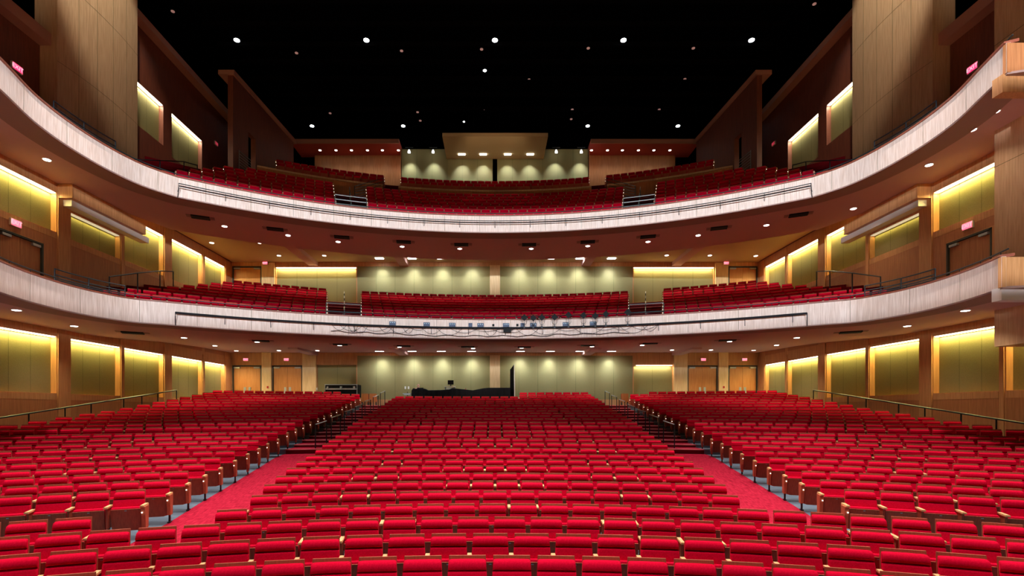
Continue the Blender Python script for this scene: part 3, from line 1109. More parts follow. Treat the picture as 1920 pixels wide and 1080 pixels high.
# exit signs
def exit_sign(loc, rz, label, dim=False, w_=.34, h_=.2):
    t = thing('exit_sign', label, 'exit sign', loc, 'lit exit signs', rz)
    m_ = MB(); m_.box(-w_ / 2, w_ / 2, -.04, .04, -h_ / 2, h_ / 2); o = m_.build('housing', 'white', t); o.location = (0, 0, 0)
    m_ = MB(); m_.box(-w_ / 2 + .02, w_ / 2 - .02, -.046, -.04, -h_ / 2 + .02, h_ / 2 - .02); o = m_.build('lit_face', 'exitdim' if dim else 'exitred', t); o.location = (0, 0, 0)
    cu = bpy.data.curves.new('lettering_curve', 'FONT'); cu.body = 'EXIT'; cu.size = h_ * .82; cu.align_x = 'CENTER'; cu.align_y = 'CENTER'; cu.extrude = .002
    tmp = bpy.data.objects.new('lettering_curve', cu); C.objects.link(tmp)
    bpy.context.view_layer.update()
    lm = bpy.data.meshes.new_from_object(tmp.evaluated_get(bpy.context.evaluated_depsgraph_get()))
    bpy.data.objects.remove(tmp)
    lm.materials.clear(); lm.materials.append(M['exitdim' if dim else 'exitlet'])
    f = bpy.data.objects.new('lettering', lm); C.objects.link(f); f.parent = t; f.location = (0, -.049, 0); f.rotation_euler = (pi / 2, 0, 0)
for px, d in ((462, 'the outer left'), (538, 'the inner left'), (1318, 'the inner right'), (1395, 'the outer right')):
    x = (px - CX) * K
    exit_sign((x, BZ - .06, 3.42 + EZ), 0, 'red lit exit sign above %s rear doors of the stalls' % d)
for px, d in ((500, 'left'), (1359, 'right')):
    exit_sign(((px - CX) * K, BZ - .2, 9.83 + EZ), 0, 'red lit exit sign on the back wall beside the %s lower balcony door' % d)
for s, d in ((-1, 'left'), (1, 'right')):
    exit_sign((s * (WX - .05), 18.55 if s < 0 else 18.8, 6.9 + EZ), -s * pi / 2, 'red lit exit sign above the %s side door of the lower balcony' % d, False, .42, .26)
    exit_sign((s * (WX - .05), 18.6, 12.65 + EZ), -s * pi / 2, 'red exit sign high on the %s side wall behind the upper balcony front' % d, False, .42, .26)
    exit_sign((s * (WX - .05), 31.9, 16.9 + EZ), -s * pi / 2, 'faint red exit sign at the dark rear end of the upper %s wall' % d, True)

# ---------------------------------------------------------------- upper level rear
mb = MB()
mb.box(-24, 24, -6, 44, 22.6 + EZ, 22.9 + EZ)
struct('ceiling', mb, 'black')
mb = MB()
for s in (-1, 1):
    x0, x1 = sorted((s * 20.5, s * 20.7)); mb.box(x0, x1, 12, 42, 9 + EZ, 22.6 + EZ)
mb.box(-20.5, 20.5, 41, 41.2, 9 + EZ, 22.6 + EZ)
mb.box(-20.5, 20.5, 33.9, 41, 9.95 + EZ, 10.15 + EZ)
struct('wall_upper', mb, 'black')
# inner side walls of the upper rear
for s, side in ((-1, 'left'), (1, 'right')):
    m_ = MB()
    p0, p1 = (15.07, 29.0), (14.5, 36.3)
    def seg(ya, yb, h0, h1):
        f = lambda y: p0[0] + (p1[0] - p0[0]) * (y - p0[1]) / (p1[1] - p0[1])
        vs = [(s * f(ya), ya, h0 + EZ), (s * f(yb), yb, h0 + EZ), (s * (f(yb) + .3), yb, h0 + EZ), (s * (f(ya) + .3), ya, h0 + EZ)]
        vs += [(x, y, h1 + EZ) for x, y, z in vs]
        m_.add(vs, [(0, 1, 2, 3), (4, 7, 6, 5), (0, 4, 5, 1), (1, 5, 6, 2), (2, 6, 7, 3), (3, 7, 4, 0)])
    seg(29.0, 30.55, 10, 19.3); seg(30.55, 31.35, 16.9, 19.3); seg(31.35, 36.3, 10, 19.3)
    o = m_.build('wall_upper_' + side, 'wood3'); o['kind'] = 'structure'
    m_ = MB(); seg(28.9, 36.5, 19.3, 19.55); 
    for i, v in enumerate(m_.v): pass
    m_.v = [(x - s * .12 if i % 4 in (0, 1) else x + s * .5, y, z) for i, (x, y, z) in enumerate(m_.v)]
    m_.build('cap_ledge', 'capwall', o)
# rear walls
mb = MB()
for s in (-1, 1):
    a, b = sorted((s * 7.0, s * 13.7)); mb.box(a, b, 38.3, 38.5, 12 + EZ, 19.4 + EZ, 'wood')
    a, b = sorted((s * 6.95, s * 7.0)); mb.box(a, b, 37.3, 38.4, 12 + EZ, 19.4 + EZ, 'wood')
    a, b = sorted((s * 6.95, s * 14.8)); mb.box(a, b, 36.6, 38.6, 19.4 + EZ, 19.65 + EZ, 'redbounce')
    a, b = sorted((s * 6.95, s * 14.8)); mb.box(a, b, 36.5, 36.6, 19.38 + EZ, 19.68 + EZ, 'capwall')
struct('wall_upper_back', mb)
for s, side in ((-1, 'left'), (1, 'right')):
    a, b = sorted((s * .17, s * 6.9))
    ac_panel(a, b, 37.3, 37.5, 14.5, 19.35, 'x', 'olive fabric wall behind the topmost seats, %s of the dark slot' % side, 'top rear panels', 6)
t = thing('canopy', 'warm lit flat canopy hanging over the centre of the topmost seats', 'canopy', (0, 35.7, 18.6 + EZ))
m_ = MB(); m_.box(-3.57, 3.6, 34.2, 37.25, 18.6 + EZ, 18.85 + EZ); m_.build('soffit_board', 'plaster2', t)
for px in (866, 906, 952, 994):
    x = (px - CX) * 36.6 / F
    m_ = MB(); m_.box(x - .25, x + .25, 36.45, 36.6, 18.55 + EZ, 18.6 + EZ); m_.build('recessed_lamp', 'lens', t)
    spot('wash', (x, 36.55, 18.5 + EZ), (x, 37.1, 17.5 + EZ), SCAL * 1.0, 80, 1, (.8, .9, 1), .03)
spot('canopy_glow', (-2, 33.2, 16.6 + EZ), (0, 35.6, 18.6 + EZ), 55, 100, 1, (1, .72, .45), .3)
spot('canopy_glow', (2, 33.2, 16.6 + EZ), (0, 35.6, 18.6 + EZ), 55, 100, 1, (1, .72, .45), .3)
for px, nm in ((767, 'far left'), (812, 'inner left'), (1043, 'inner right'), (1090, 'far right')):
    x = (px - CX) * 36.6 / F
    t = thing('wall_washer', 'small hanging white wall lamp at the top of the rear olive wall, %s' % nm, 'lamp', (x, 36.6, 19.1 + EZ), 'rear wall washer lamps')
    m_ = MB(); m_.box(x - .28, x + .28, 36.56, 36.64, 19.1 + EZ, 19.14 + EZ); m_.build('bracket', 'iron', t)
    m_ = MB(); m_.cyl(x, 36.6, 18.92 + EZ, 19.1 + EZ, .03, 8); m_.build('stem', 'iron', t)
    m_ = MB(); m_.cyl(x, 36.6, 18.74 + EZ, 18.92 + EZ, .10, 12, .05); m_.build('lamp_head', 'lenscool', t)
    spot('wash', (x, 36.65, 18.7 + EZ), (x, 37.15, 17.5 + EZ), SCAL * 1.0, 80, 1, (.8, .9, 1), .03, None)
# parapets behind the main block of the upper balcony
def parapet(t0, t1, label):
    t = thing('parapet', label, 'parapet', (31.2 * sin((t0 + t1) / 2), 31.2 * cos((t0 + t1) / 2) + C2, 13 + EZ), 'upper balcony parapets')
    pth = []
    N = 24
    for i in range(N + 1):
        a = t0 + (t1 - t0) * i / N
        pth.append((31.2 * sin(a), 31.2 * cos(a) + C2, -sin(a), -cos(a)))
    m_ = MB(); m_.sweep(pth, [(0, 12.4 + EZ), (0, 14.5 + EZ), (-.15, 14.5 + EZ), (-.15, 12.4 + EZ)]); m_.build('wood_front', 'wood2', t)
    m_ = MB(); m_.sweep(pth, [(.05, 14.5 + EZ), (.05, 14.6 + EZ), (-.25, 14.6 + EZ), (-.25, 14.5 + EZ)]); m_.build('cap', 'tower', t)
parapet(radians(-11.6), radians(11.6), 'curved wood parapet with pale cap behind the centre block of the upper balcony')
parapet(radians(-27), radians(-13.4), 'curved wood parapet with pale cap behind the left block of the upper balcony')
parapet(radians(13.4), radians(27), 'curved wood parapet with pale cap behind the right block of the upper balcony')
# terraces for the topmost seats
mb = MB()
rg = [(31.35, 13.9), (32.0, 13.9), (32.001, 14.15 + .6), (32.9, 14.75), (32.901, 15.35), (35.5, 15.35)]
vs = []
for (R, z) in rg:
    for j in range(41):
        th = radians(-27 + 54 * j / 40); vs.append((R * sin(th), R * cos(th) + C2, z + EZ))
mb.add(vs, [(i * 41 + j, i * 41 + j + 1, (i + 1) * 41 + j + 1, (i + 1) * 41 + j) for i in range(len(rg) - 1) for j in range(40)])
o = mb.build('rear_terraces', 'tier', bal2)

# red soffit lamps at the upper rear
for s, side in ((-1, 'left'), (1, 'right')):
    for i in range(6):
        px = [600, 630, 659, 689, 717, 747][i]
        x = (px - CX) * s * -1
        X, Y, Z = unp(CX + s * (CX - px), 281.5, 19.4)
        t = thing('downlight', 'small round soffit lamp over the upper %s rear seats, %s from the centre' % (side, ordw(6 - i)), 'ceiling light', (X, Y, 19.4 + EZ), 'upper rear soffit lamps')
        m_ = MB(); m_.cyl(X, Y, 19.375 + EZ, 19.395 + EZ, .09, 14); m_.build('lens', 'lens', t)
        m_ = MB(); m_.cyl(X, Y, 19.385 + EZ, 19.40 + EZ, .12, 14); m_.build('trim_ring', 'white', t)
        spot('beam', (X, Y, 19.35 + EZ), (X, Y + .6, 12), 55, 100, .9, (1, .85, .75), .05)

# ---------------------------------------------------------------- downlights and vents in the soffits
def solve(px, py, sf, dh=0):
    h = sf(25)
    for _ in range(20):
        X, Y, Z = unp(px, py, h + dh); h = sf(Y)
    return X, Y, h + dh + EZ
def downlight(px, py, sf, label, group, power=DOWN, dh=0, r=.115):
    X, Y, Z = solve(px, py, sf, dh)
    t = thing('downlight', label, 'ceiling light', (X, Y, Z), group)
    m_ = MB(); m_.cyl(X, Y, Z - .022, Z - .006, r, 16); m_.build('lens', 'lens', t)
    m_ = MB()
    m_.cyl(X, Y, Z - .014, Z - .0, r + .03, 16); m_.build('trim_ring', 'white', t)
    spot('beam', (X, Y, Z - .05), (X, Y, Z - 4), power, 115, .9, (1, .86, .68), .08, None)
def name_side(px):
    return 'left' if px < CX else 'right'
B2L = [(88, 299), (421, 424), (540, 441), (634, 453), (754, 462), (862, 466), (996, 466), (1102, 461), (1215, 453), (1309, 441), (1437, 422), (1600, 391), (1742, 309), (1865, 209), (1822, 243)]
B2R = [(397, 455), (487, 455), (523, 479), (608, 479), (1250, 478.5), (1331, 478.7), (1363, 455), (1417, 479.5)]
B1L = [(31, 581), (139, 611), (345, 633), (482, 641), (637, 647.5), (749, 650.5), (887, 653), (978, 652), (1110, 649.6), (1204, 647), (1368, 640), (1494, 633), (1701, 611), (1810, 582), (403, 648), (443, 657.5), (523, 657), (595, 657), (1260, 656), (1333, 656), (1413, 656.5), (1456, 647)]
def lab_lights(lst, sf, txt, group, power=DOWN, dh=0):
    L = sorted([p for p in lst if p[0] < CX]); R_ = sorted([p for p in lst if p[0] >= CX], reverse=True)
    for side, seq in (('left', L), ('right', R_)):
        for i, (px, py) in enumerate(seq):
            downlight(px, py, sf, 'round downlight in %s, %s from %s edge' % (txt, ordw(i + 1), side), group, power * (.5 if px < 160 or px > 1690 else 1), dh)
lab_lights(B2L, s2, 'the upper balcony soffit', 'upper balcony soffit downlights')
lab_lights([p for p in B2R], lambda y: 9.95, 'the higher rear ceiling under the upper balcony', 'rear ceiling downlights')
lab_lights(B1L, s1, 'the lower balcony soffit', 'lower balcony soffit downlights', DOWN * 1.5)
def vent(px, py, sf, label, group, w_=.78, d_=.42):
    X, Y, Z = solve(px, py, sf)
    t = thing('ceiling_vent', label, 'ceiling vent', (X, Y, Z), group, rz=-atan2(X, Y) * .8)
    m_ = MB(); m_.box(-w_ / 2, w_ / 2, -d_ / 2, d_ / 2, -.05, .0); o = m_.build('grille', 'blackobj', t); o.location = (0, 0, 0)
    m_ = MB()
    for k in range(5):
        y = -d_ / 2 + d_ * (k + .5) / 5; m_.box(-w_ / 2, w_ / 2, y - .008, y + .008, -.06, -.05)
    o = m_.build('blade', 'iron', t); o.location = (0, 0, 0)
    for sg in (-1, 1):
        m_ = MB(); x0, x1 = sorted((sg * (w_ / 2 + .02), sg * (w_ / 2 + .2))); m_.box(x0, x1, -d_ / 2 + .04, d_ / 2 - .04, -.02, 0); o = m_.build('side_flap', 'lip', t); o.location = (0, 0, 0)
V2 = [(376, 407), (516, 429), (641, 444), (757, 453), (865, 458), (992, 458), (1102, 453), (1215, 443), (1348, 427), (1497, 402)]
V1 = [(249, 623), (489, 638), (638, 645), (757, 648), (877, 649.5), (983, 650), (1102, 647), (1219, 643), (1364, 637), (1595, 622)]
for lst, sf, tx in ((V2, s2, 'upper'), (V1, s1, 'lower')):
    for i, (px, py) in enumerate(lst):
        vent(px, py, sf, 'black rectangular air vent in the %s balcony soffit, %s from the left' % (tx, ordw(i + 1)), tx + ' soffit vents')

# wall washers above the wide back panels
for lv, (hc, pys, tx) in enumerate(((3.9, 661, 'stalls'), (9.95, 489, 'lower balcony'))):
    for i, px in enumerate((715, 775, 829, 885, 975, 1030, 1085, 1143)):
        x = (px - CX) * K * .99
        t = thing('wall_washer', 'recessed lamp washing the %s level back wall, %s from the left' % (tx, ordw(i + 1)), 'lamp', (x, BZ - .75, hc + EZ), 'back wall washers')
        m_ = MB(); m_.box(x - .26, x + .26, BZ - 1.03, BZ - .78, hc + EZ - .03, hc + EZ - .005); m_.build('lens', 'lenscool', t)
        spot('wash', (x, BZ - .9, hc + EZ - .07), (x, BZ - .6, hc + EZ - 3), SCAL * .75, 155, 1, (.84, .92, 1), .05, None)
        spot('accent', (x, BZ - .62, hc + EZ - .08), (x, BZ, hc + EZ - 1.15), SCAL * .8, 66, 1, (.78, .88, 1), .04, None)

# ---------------------------------------------------------------- ceiling lamps
def can(px, py, r, dim, label, group, hc=22.4):
    X, Y, Z = unp(px, py, hc)
    t = thing('ceiling_lamp', label, 'ceiling light', (X, Y, Z), group)
    m_ = MB(); m_.cyl(X, Y, Z, 22.6 + EZ, r + .03, 16); m_.build('can', 'black', t)
    m_ = MB(); m_.cyl(X, Y, Z - .03, Z - .001, r, 16); m_.build('lens', 'dimlens' if dim else 'lenscool', t)
    if not dim:
        spot('beam', (X, Y, Z - .1), (X, Y - 3.0 if py < 200 else Y - 1, 0), HOUSE * (.03 if py < 200 else .02), 44, .5, (1, .96, .93), .2)
for i, px in enumerate((444, 687, 928, 1169, 1409)):
    can(px, 75, .165, False, 'bright round lamp in the front row on the black ceiling, %s from the left' % ordw(i + 1), 'bright ceiling lamps')
for i, px in enumerate((585, 756, 1102, 1271)):
    can(px, 236, .15, False, 'bright round lamp in the rear row on the black ceiling, %s from the left' % ordw(i + 1), 'bright ceiling lamps')
can(909, 132, .11, False, 'bright lamp just below the middle front row lamp of the black ceiling', 'bright ceiling lamps')
can(870, 228, .07, False, 'tiny white lamp above the left end of the warm canopy', 'bright ceiling lamps')
DIM = [(324, 21), (1527, 7), (556, 99), (753, 95), (1103, 90), (1300, 90), (992, 149), (619, 212), (783, 210), (788, 226), (908, 207), (1073, 205), (1071, 223), (1236, 205), (1284, 148), (903, 92)]
DIM.sort()
for i, (px, py) in enumerate(DIM):
    can(px, py, .1, True, 'dim pinkish disc on the black ceiling, %s from the left' % ordw(i + 1), 'dim ceiling discs')
mb = MB()
M['faint'] = mat('faint_beam', srgb(12, 12, 14), 0.9, spec=.0)
for i, py in enumerate((8, 50, 88, 121, 152, 182, 209)):
    X, Y, Z = unp(928, py, 22.3)
    b_ = MB(); b_.box(-17, 17, Y - .06, Y + .06, Z + .05, Z + .3)
    o = b_.build('trim_%d' % (i + 1), 'faint'); o['kind'] = 'structure'
t = thing('gantry', 'faint dark lighting gantry with framed bays above the warm canopy', 'gantry', (0, 36.5, 20.3 + EZ))
for i in range(4):
    x0 = -3.4 + i * 1.85
    m_ = MB()
    for a, b, c_, d in ((x0, x0 + 1.6, 21.6, 21.66), (x0, x0 + 1.6, 20.35, 20.4), (x0, x0 + .04, 20.35, 21.66), (x0 + 1.56, x0 + 1.6, 20.35, 21.66)):
        m_.box(a, b, 36.45, 36.5, c_ + EZ, d + EZ)
    m_.build('bay_frame', 'faint', t)

# ---------------------------------------------------------------- rails
def interp(pn, i0, i1, off, z):
    return [(x - nx * off, y - ny * off, z) for x, y, nx, ny in pn[i0:i1]]
def idx_for_px(pn, z, px):
    best = min(range(len(pn)), key=lambda i: abs(proj(pn[i][0], pn[i][1], z)[0] - px))
    return best
def pipe(pn, za, px0, px1, offs, r, label, name):
    t = thing(name, label, 'pipe rail', (0, pn[len(pn) // 2][1] - .3, za[0]))
    i0, i1 = idx_for_px(pn, za[0], px0), idx_for_px(pn, za[0], px1) + 1
    for z in za:
        m_ = MB(); m_.tube([(x + nx * offs, y + ny * offs, z) for x, y, nx, ny in pn[i0:i1]], r, 8); m_.build('pipe', 'iron', t)
    for i in range(i0, i1, 7):
        x, y, nx, ny = pn[i]
        m_ = MB()
        m_.tube([(x, y, za[0] - .28), (x + nx * offs * .6, y + ny * offs * .6, za[0] - .22), (x + nx * offs, y + ny * offs, za[-1] + .03), (x + nx * offs, y + ny * offs, za[0] + .02)], .012, 6)
        m_.build('bracket', 'iron', t)
    for i in (i0, i1 - 1):
        x, y, nx, ny = pn[i]
        m_ = MB(); m_.tube([(x, y, za[-1] - .42), (x + nx * offs, y + ny * offs, za[-1] - .1), (x + nx * offs, y + ny * offs, za[0])], .016, 6); m_.build('end_bracket', 'iron', t)
    return i0, i1
zf2 = H2 + EZ
pipe(pn2, (zf2 + .47, zf2 + .36), 336, 1518, .22, .02, 'pair of thin dark pipes running along the upper balcony front', 'pipe_rail')
zf1 = H1 + EZ
pipe(pn1, (zf1 + .42, zf1 + .385), 331, 1518, .25, .024, 'dark lighting pipe running along the lower balcony front', 'pipe_rail')

# cables drooping below the lower pipe
m_ = MB()
def on1(px, z, off):
    i = idx_for_px(pn1, z, px)
    j = i + 1 if proj(pn1[i][0], pn1[i][1], z)[0] < px else i - 1
    j = max(0, min(len(pn1) - 1, j))
    xa = proj(pn1[i][0], pn1[i][1], z)[0]; xb = proj(pn1[j][0], pn1[j][1], z)[0]
    t = 0 if abs(xb - xa) < 1e-6 else (px - xa) / (xb - xa)
    q = [pn1[i][k] * (1 - t) + pn1[j][k] * t for k in range(4)]
    return (q[0] + q[2] * off, q[1] + q[3] * off, z), atan2(-q[2], -q[3]) , (q[2], q[3])
rnd = random.Random(3)
cab = []
x = 622
while x < 1225:
    w_ = rnd.uniform(18, 60)
    d = rnd.uniform(.1, .33)
    pts = []
    for k in range(9):
        tt = k / 8
        p, _, _ = on1(x + w_ * tt, zf1 + .38 - d * 4 * tt * (1 - tt) - (.1 if k not in (0, 8) else 0) * 0, .2)
        pts.append(p)
    m_.tube(pts, .009, 5)
    x += w_ * rnd.uniform(.35, .8)
pts = [on1(620 + 560 * k / 40, zf1 + .1 + .04 * sin(k * 1.7) - (.04 if 10 < k < 30 else 0), .12)[0] for k in range(41)]
m_.tube(pts, .014, 6)
o = m_.build('lighting_cables', 'iron'); tag(o, 'tangle of dark cables hanging along the lower balcony lighting pipe', 'cables', None, 'stuff')

# floodlights on the lower pipe
for i, (px, hh) in enumerate(((983, .62), (1000, .60), (1016, .62), (1040, .62), (1066, .70), (1094, .66), (1116, .62), (1136, .68), (1177, .72))):
    p, a, nn = on1(px, zf1 + .41, .27)
    t = thing('stage_lamp', 'black diamond-shaped floodlight standing on the lower balcony pipe, %s from left' % ordw(i + 1), 'stage light', p, 'floodlights on the balcony pipe', -a if False else atan2(-nn[0], -nn[1]) * -1)
    def lb(mbx, nm, mt, par=t):
        o = mbx.build(nm, mt, par); o.location = (0, 0, 0); return o
    b_ = MB(); b_.cyl(0, 0, -.06, .14, .02, 8); b_.box(-.035, .035, -.035, .035, -.05, .05); lb(b_, 'clamp', 'iron')
    b_ = MB(); b_.tube([(-.1, 0, hh - .42 + .16), (-.11, 0, .2), (-.06, 0, .13), (.06, 0, .13), (.11, 0, .2), (.1, 0, hh - .42 + .16)], .008, 5); lb(b_, 'yoke', 'iron')
    z = hh - .42 + .22
    b_ = MB()
    for yy0, yy1, rr in ((-.12, -.02, .155), (-.02, .16, .11)):
        vs = [(rr * cos(pi / 2 * k), yy0, z + rr * sin(pi / 2 * k)) for k in range(4)] + [(rr * .8 * cos(pi / 2 * k), yy1, z + rr * .8 * sin(pi / 2 * k)) for k in range(4)]
        b_.add(vs, [(3, 2, 1, 0), (4, 5, 6, 7)] + [(k, (k + 1) % 4, 4 + (k + 1) % 4, 4 + k) for k in range(4)])
    lb(b_, 'lamp_housing', 'blackobj')
    b_ = MB(); b_.tube([(0, 0, z), (0, .001, .1)], .012, 6); lb(b_, 'stem', 'iron')
# outlet boxes
OB = [(736, 12), (800, 12), (848, 12), (882, 7), (901, 12), (949, 12), (980, 8), (1000, 12), (1061, 12), (1112, 12), (970, 4), (925, 4)]
OB.sort()
for i, (px, wpx) in enumerate(OB):
    p, a, nn = on1(px, zf1 + .56, .0)
    w_ = wpx * p[1] / F
    t = thing('outlet_box', '%s outlet box on the lower balcony front, %s from the left' % ('dark blue' if wpx > 6 else 'tiny black', ordw(i + 1)), 'outlet box', p, 'outlet boxes on the balcony front', atan2(nn[0], -nn[1]))
    b_ = MB(); b_.box(-w_ / 2, w_ / 2, -.06, 0, -.09 if wpx > 6 else -.05, .09 if wpx > 6 else .05); o = b_.build('box_body', 'blue' if wpx > 6 else 'blackobj', t); o.location = (0, 0, 0)
    if wpx > 8:
        for k in (-1, 0, 1):
            b_ = MB(); b_.box(k * w_ / 3.4 - .022, k * w_ / 3.4 + .022, -.066, -.06, .02, .055); o = b_.build('socket', 'screw', t); o.location = (0, 0, 0)
# small dimmer camera under the pipe
p, a, nn = on1(951, zf1 + .30, .26)
t = thing('projector', 'small black projector hanging under the lower balcony pipe near centre', 'projector', p)
b_ = MB(); b_.box(-.17, .17, -.12, .12, -.1, .06); o = b_.build('body', 'blackobj', t); o.location = (0, 0, 0)
b_ = MB(); b_.cyl(0, 0, .06, .14, .03, 8); o = b_.build('mount', 'iron', t); o.location = (0, 0, 0)

# guard rails where the balcony aisles meet the front
def guard(c, R, zt, t0, t1, bars, label):
    am = (t0 + t1) / 2
    t = thing('guard_rail', label, 'railing', (R * sin(am), R * cos(am) + c, zt), 'aisle end guard rails')
    for hz in bars:
        m_ = MB(); m_.tube([(R * sin(t0 + (t1 - t0) * k / 6), R * cos(t0 + (t1 - t0) * k / 6) + c, zt + hz) for k in range(7)], .022, 6); m_.build('bar', 'steel', t)
    for a in (t0, t1):
        m_ = MB(); m_.tube([(R * sin(a), R * cos(a) + c, zt), (R * sin(a), R * cos(a) + c, zt + bars[0])], .02, 6); m_.build('post', 'rail', t)
def stair_rail(c, th, rf, k0, k1, label):
    t = thing('handrail', label, 'railing', (rf(k0)[0] * sin(th), rf(k0)[0] * cos(th) + c, rf(k0)[1]), 'balcony aisle handrails')
    for k in range(k0, k1, 2):
        Ra, za = rf(k); Rb, zb = rf(k + 1)
        m_ = MB()
        m_.tube([(Ra * sin(th), Ra * cos(th) + c, za), (Ra * sin(th), Ra * cos(th) + c, za + .88), (Rb * sin(th), Rb * cos(th) + c, zb + .88), (Rb * sin(th), Rb * cos(th) + c, zb)], .022, 6)
        m_.build('rail_loop', 'rail', t)
for s, side in ((-1, 'left'), (1, 'right')):
    guard(C1, L1 + .16, zt1 + .06, s * radians(15.0), s * radians(18.6), (.5, .14), 'metal guard rail closing the %s aisle at the lower balcony front' % side)
    guard(C2, L2 + .16, zt2 + .06, s * radians(15.6), s * radians(19.2), (.55, .33, .12), 'metal guard rail closing the %s aisle at the upper balcony front' % side)
    stair_rail(C1, s * radians(16.7), b1row, 0, 8, 'dark stepped handrail up the %s aisle of the lower balcony' % side)
    stair_rail(C2, s * radians(17.3), b2row, 0, 6, 'dark stepped handrail up the %s aisle of the upper balcony' % side)
    # sloping five bar rail from the cross aisle
    t = thing('stair_railing', 'sloping metal railing with five bars beside the upper balcony parapet, %s' % side, 'railing', (s * 8.5, 31.5, 13.6 + EZ), 'five bar stair railings')
    A = (s * (CX - 665) * 31.3 / F, 31.3); B = (s * (CX - 718) * 32.6 / F, 32.6)
    for j in range(5):
        m_ = MB(); m_.tube([(A[0], A[1], 13.3 + j * .17 - .05 + EZ), (B[0], B[1], 14.15 + j * .22 + EZ)], .018, 6); m_.build('bar', 'rail', t)
    m_ = MB(); m_.tube([(B[0], B[1], 14.0 + EZ), (B[0], B[1], 15.06 + EZ)], .025, 6); m_.build('post', 'rail', t)
    m_ = MB(); m_.tube([(A[0], A[1], 13.0 + EZ), (A[0], A[1], 13.95 + EZ)], .025, 6); m_.build('post', 'rail', t)
    # horizontal bar gate at the upper doorway
    t = thing('bar_gate', 'small six-bar railing beside the dark doorway of the upper %s wall' % side, 'railing', (s * 14.9, 29.8, 14.3 + EZ), 'doorway bar railings')
    for j in range(6):
        m_ = MB(); m_.tube([(s * 14.92, 29.4, 14.35 + j * .16 + EZ), (s * 14.78, 30.5, 14.35 + j * .16 + EZ)], .02, 6); m_.build('bar', 'steel', t)
    m_ = MB(); m_.tube([(s * 14.92, 29.4, 14.1 + EZ), (s * 14.92, 29.4, 15.2 + EZ)], .022, 6); m_.build('post', 'steel', t)
    # handrail at the foot of the inner wall
    t = thing('handrail', 'thin dark handrail sloping by the upper %s inner wall' % side, 'railing', (s * 14.5, 32, 14.2 + EZ), 'upper inner wall handrails')
    m_ = MB(); m_.tube([(s * 14.75, 31.4, 15.3 + EZ), (s * 14.3, 32.3, 14.75 + EZ), (s * 13.6, 33.2, 15.35 + EZ), (s * 13.3, 33.4, 15.3 + EZ)], .02, 6); m_.build('bar', 'iron', t)
    # wing guard rails
    for (pn, zt, y0, y1, bars, nm) in ((pn2, zt2, 16.9, 19.9, (.45, .25), 'upper'), (pn1, zt1, 16.1, 18.4, (.42, .24, .08), 'lower')):
        seq = [q for q in pn if q[0] * s > 12.5 and y0 <= q[1] <= y1]
        seq.sort(key=lambda q: q[1])
        t = thing('guard_rail', 'curved dark guard rail on the %s balcony front above its %s wing' % (nm, side), 'railing', (seq[0][0], seq[0][1], zt + .06), 'wing guard rails')
        for hz in bars:
            m_ = MB(); m_.tube([(x - nx * .2, y - ny * .2, zt + .06 + hz) for x, y, nx, ny in seq], .022, 6); m_.build('bar', 'iron' if nm == 'upper' else 'rail', t)
        for q in (seq[0], seq[len(seq) // 2], seq[-1]):
            x, y, nx, ny = q
            m_ = MB(); m_.tube([(x - nx * .2, y - ny * .2, zt + .03), (x - nx * .2, y - ny * .2, zt + .06 + bars[0])], .02, 6); m_.build('post', 'iron', t)
    # handrails of the wall aisles in the balconies
    for (pts_px, h_, nm) in (([(205, 519, 18.6), (258, 512, 19.9), (300, 508, 21.5), (325, 509, 22.6)], 0, 'lower'), ([(250, 299, 20.8), (300, 301, 22.5), (345, 303, 24.2), (370, 310, 25.2)], 0, 'upper')):
        pts = []
        for (px, py, Y) in pts_px:
            X = (CX - px) * Y / F * s; pts.append((X, Y, EZ + (CY - py) * Y / F))
        t = thing('handrail', 'dark handrail on posts along the wall aisle of the %s balcony, %s side' % (nm, side), 'railing', pts[0], 'balcony wall aisle handrails')
        m_ = MB(); m_.tube(pts, .025, 6); m_.build('top_rail', 'rail', t)
        for p in pts:
            m_ = MB(); m_.tube([p, (p[0], p[1], p[2] - .95)], .022, 6); m_.build('post', 'iron', t)

# stalls aisle handrails (short loops on two posts)
for s, side in ((-1, 'left'), (1, 'right')):
    for i in range(7):
        n0, n1 = 15 + i * 2 - .3, 15 + i * 2 + 1.0
        Ra, Rb = Rn(n0), Rn(n1)
        x = 6.85 + .02 * i
        ya, yb = sqrt(Ra ** 2 - x * x) + CC0, sqrt(Rb ** 2 - x * x) + CC0
        za, zb = fl(n0), fl(n1)
        t = thing('handrail', 'dark two-post handrail on the %s stalls stairs, %s from the bottom' % (side, ordw(i + 1)), 'railing', (s * x, ya, za), 'stalls stair handrails')
        m_ = MB(); m_.tube([(s * x, ya, za + .92), (s * x, yb, zb + .92)], .022, 8); m_.build('top_bar', 'steel', t)
        for y, z in ((ya, za), (yb, zb)):
            m_ = MB(); m_.tube([(s * x, y, z), (s * x, y, z + .92)], .022, 8); m_.build('post', 'iron', t)
    # long wall rail
    X = 16.5
    prm = [(16.0, 0), (17.5, 0), (19.3, 0), (20.7, 0), (22.4, 0), (23.7, 0), (25.0, 0), (26.3, 0)]
    def hz(y): return EZ + -.30 + (1.06 + .30) * ((y - 16.4) / (26.1 - 16.4))
    t = thing('handrail', 'long dark sloping handrail along the %s wall aisle of the stalls' % side, 'railing', (s * X, 14.5, hz(14.5) - 1), 'long wall aisle handrails')
    m_ = MB(); m_.tube([(s * X, 13.5, hz(13.5)), (s * X, 26.1, hz(26.1))], .03, 8); m_.build('top_rail', 'rail', t)
    for px in (-12, 54, 122, 171, 232, 266, 296, 331):
        y = X * F / (CX - px)
        if y > 26.2: y = 26.1
        m_ = MB(); m_.tube([(s * X, y, max(fl_xy(X, y), hz(y) - 1.15)), (s * X, y, hz(y))], .025, 8); m_.build('post', 'iron', t)

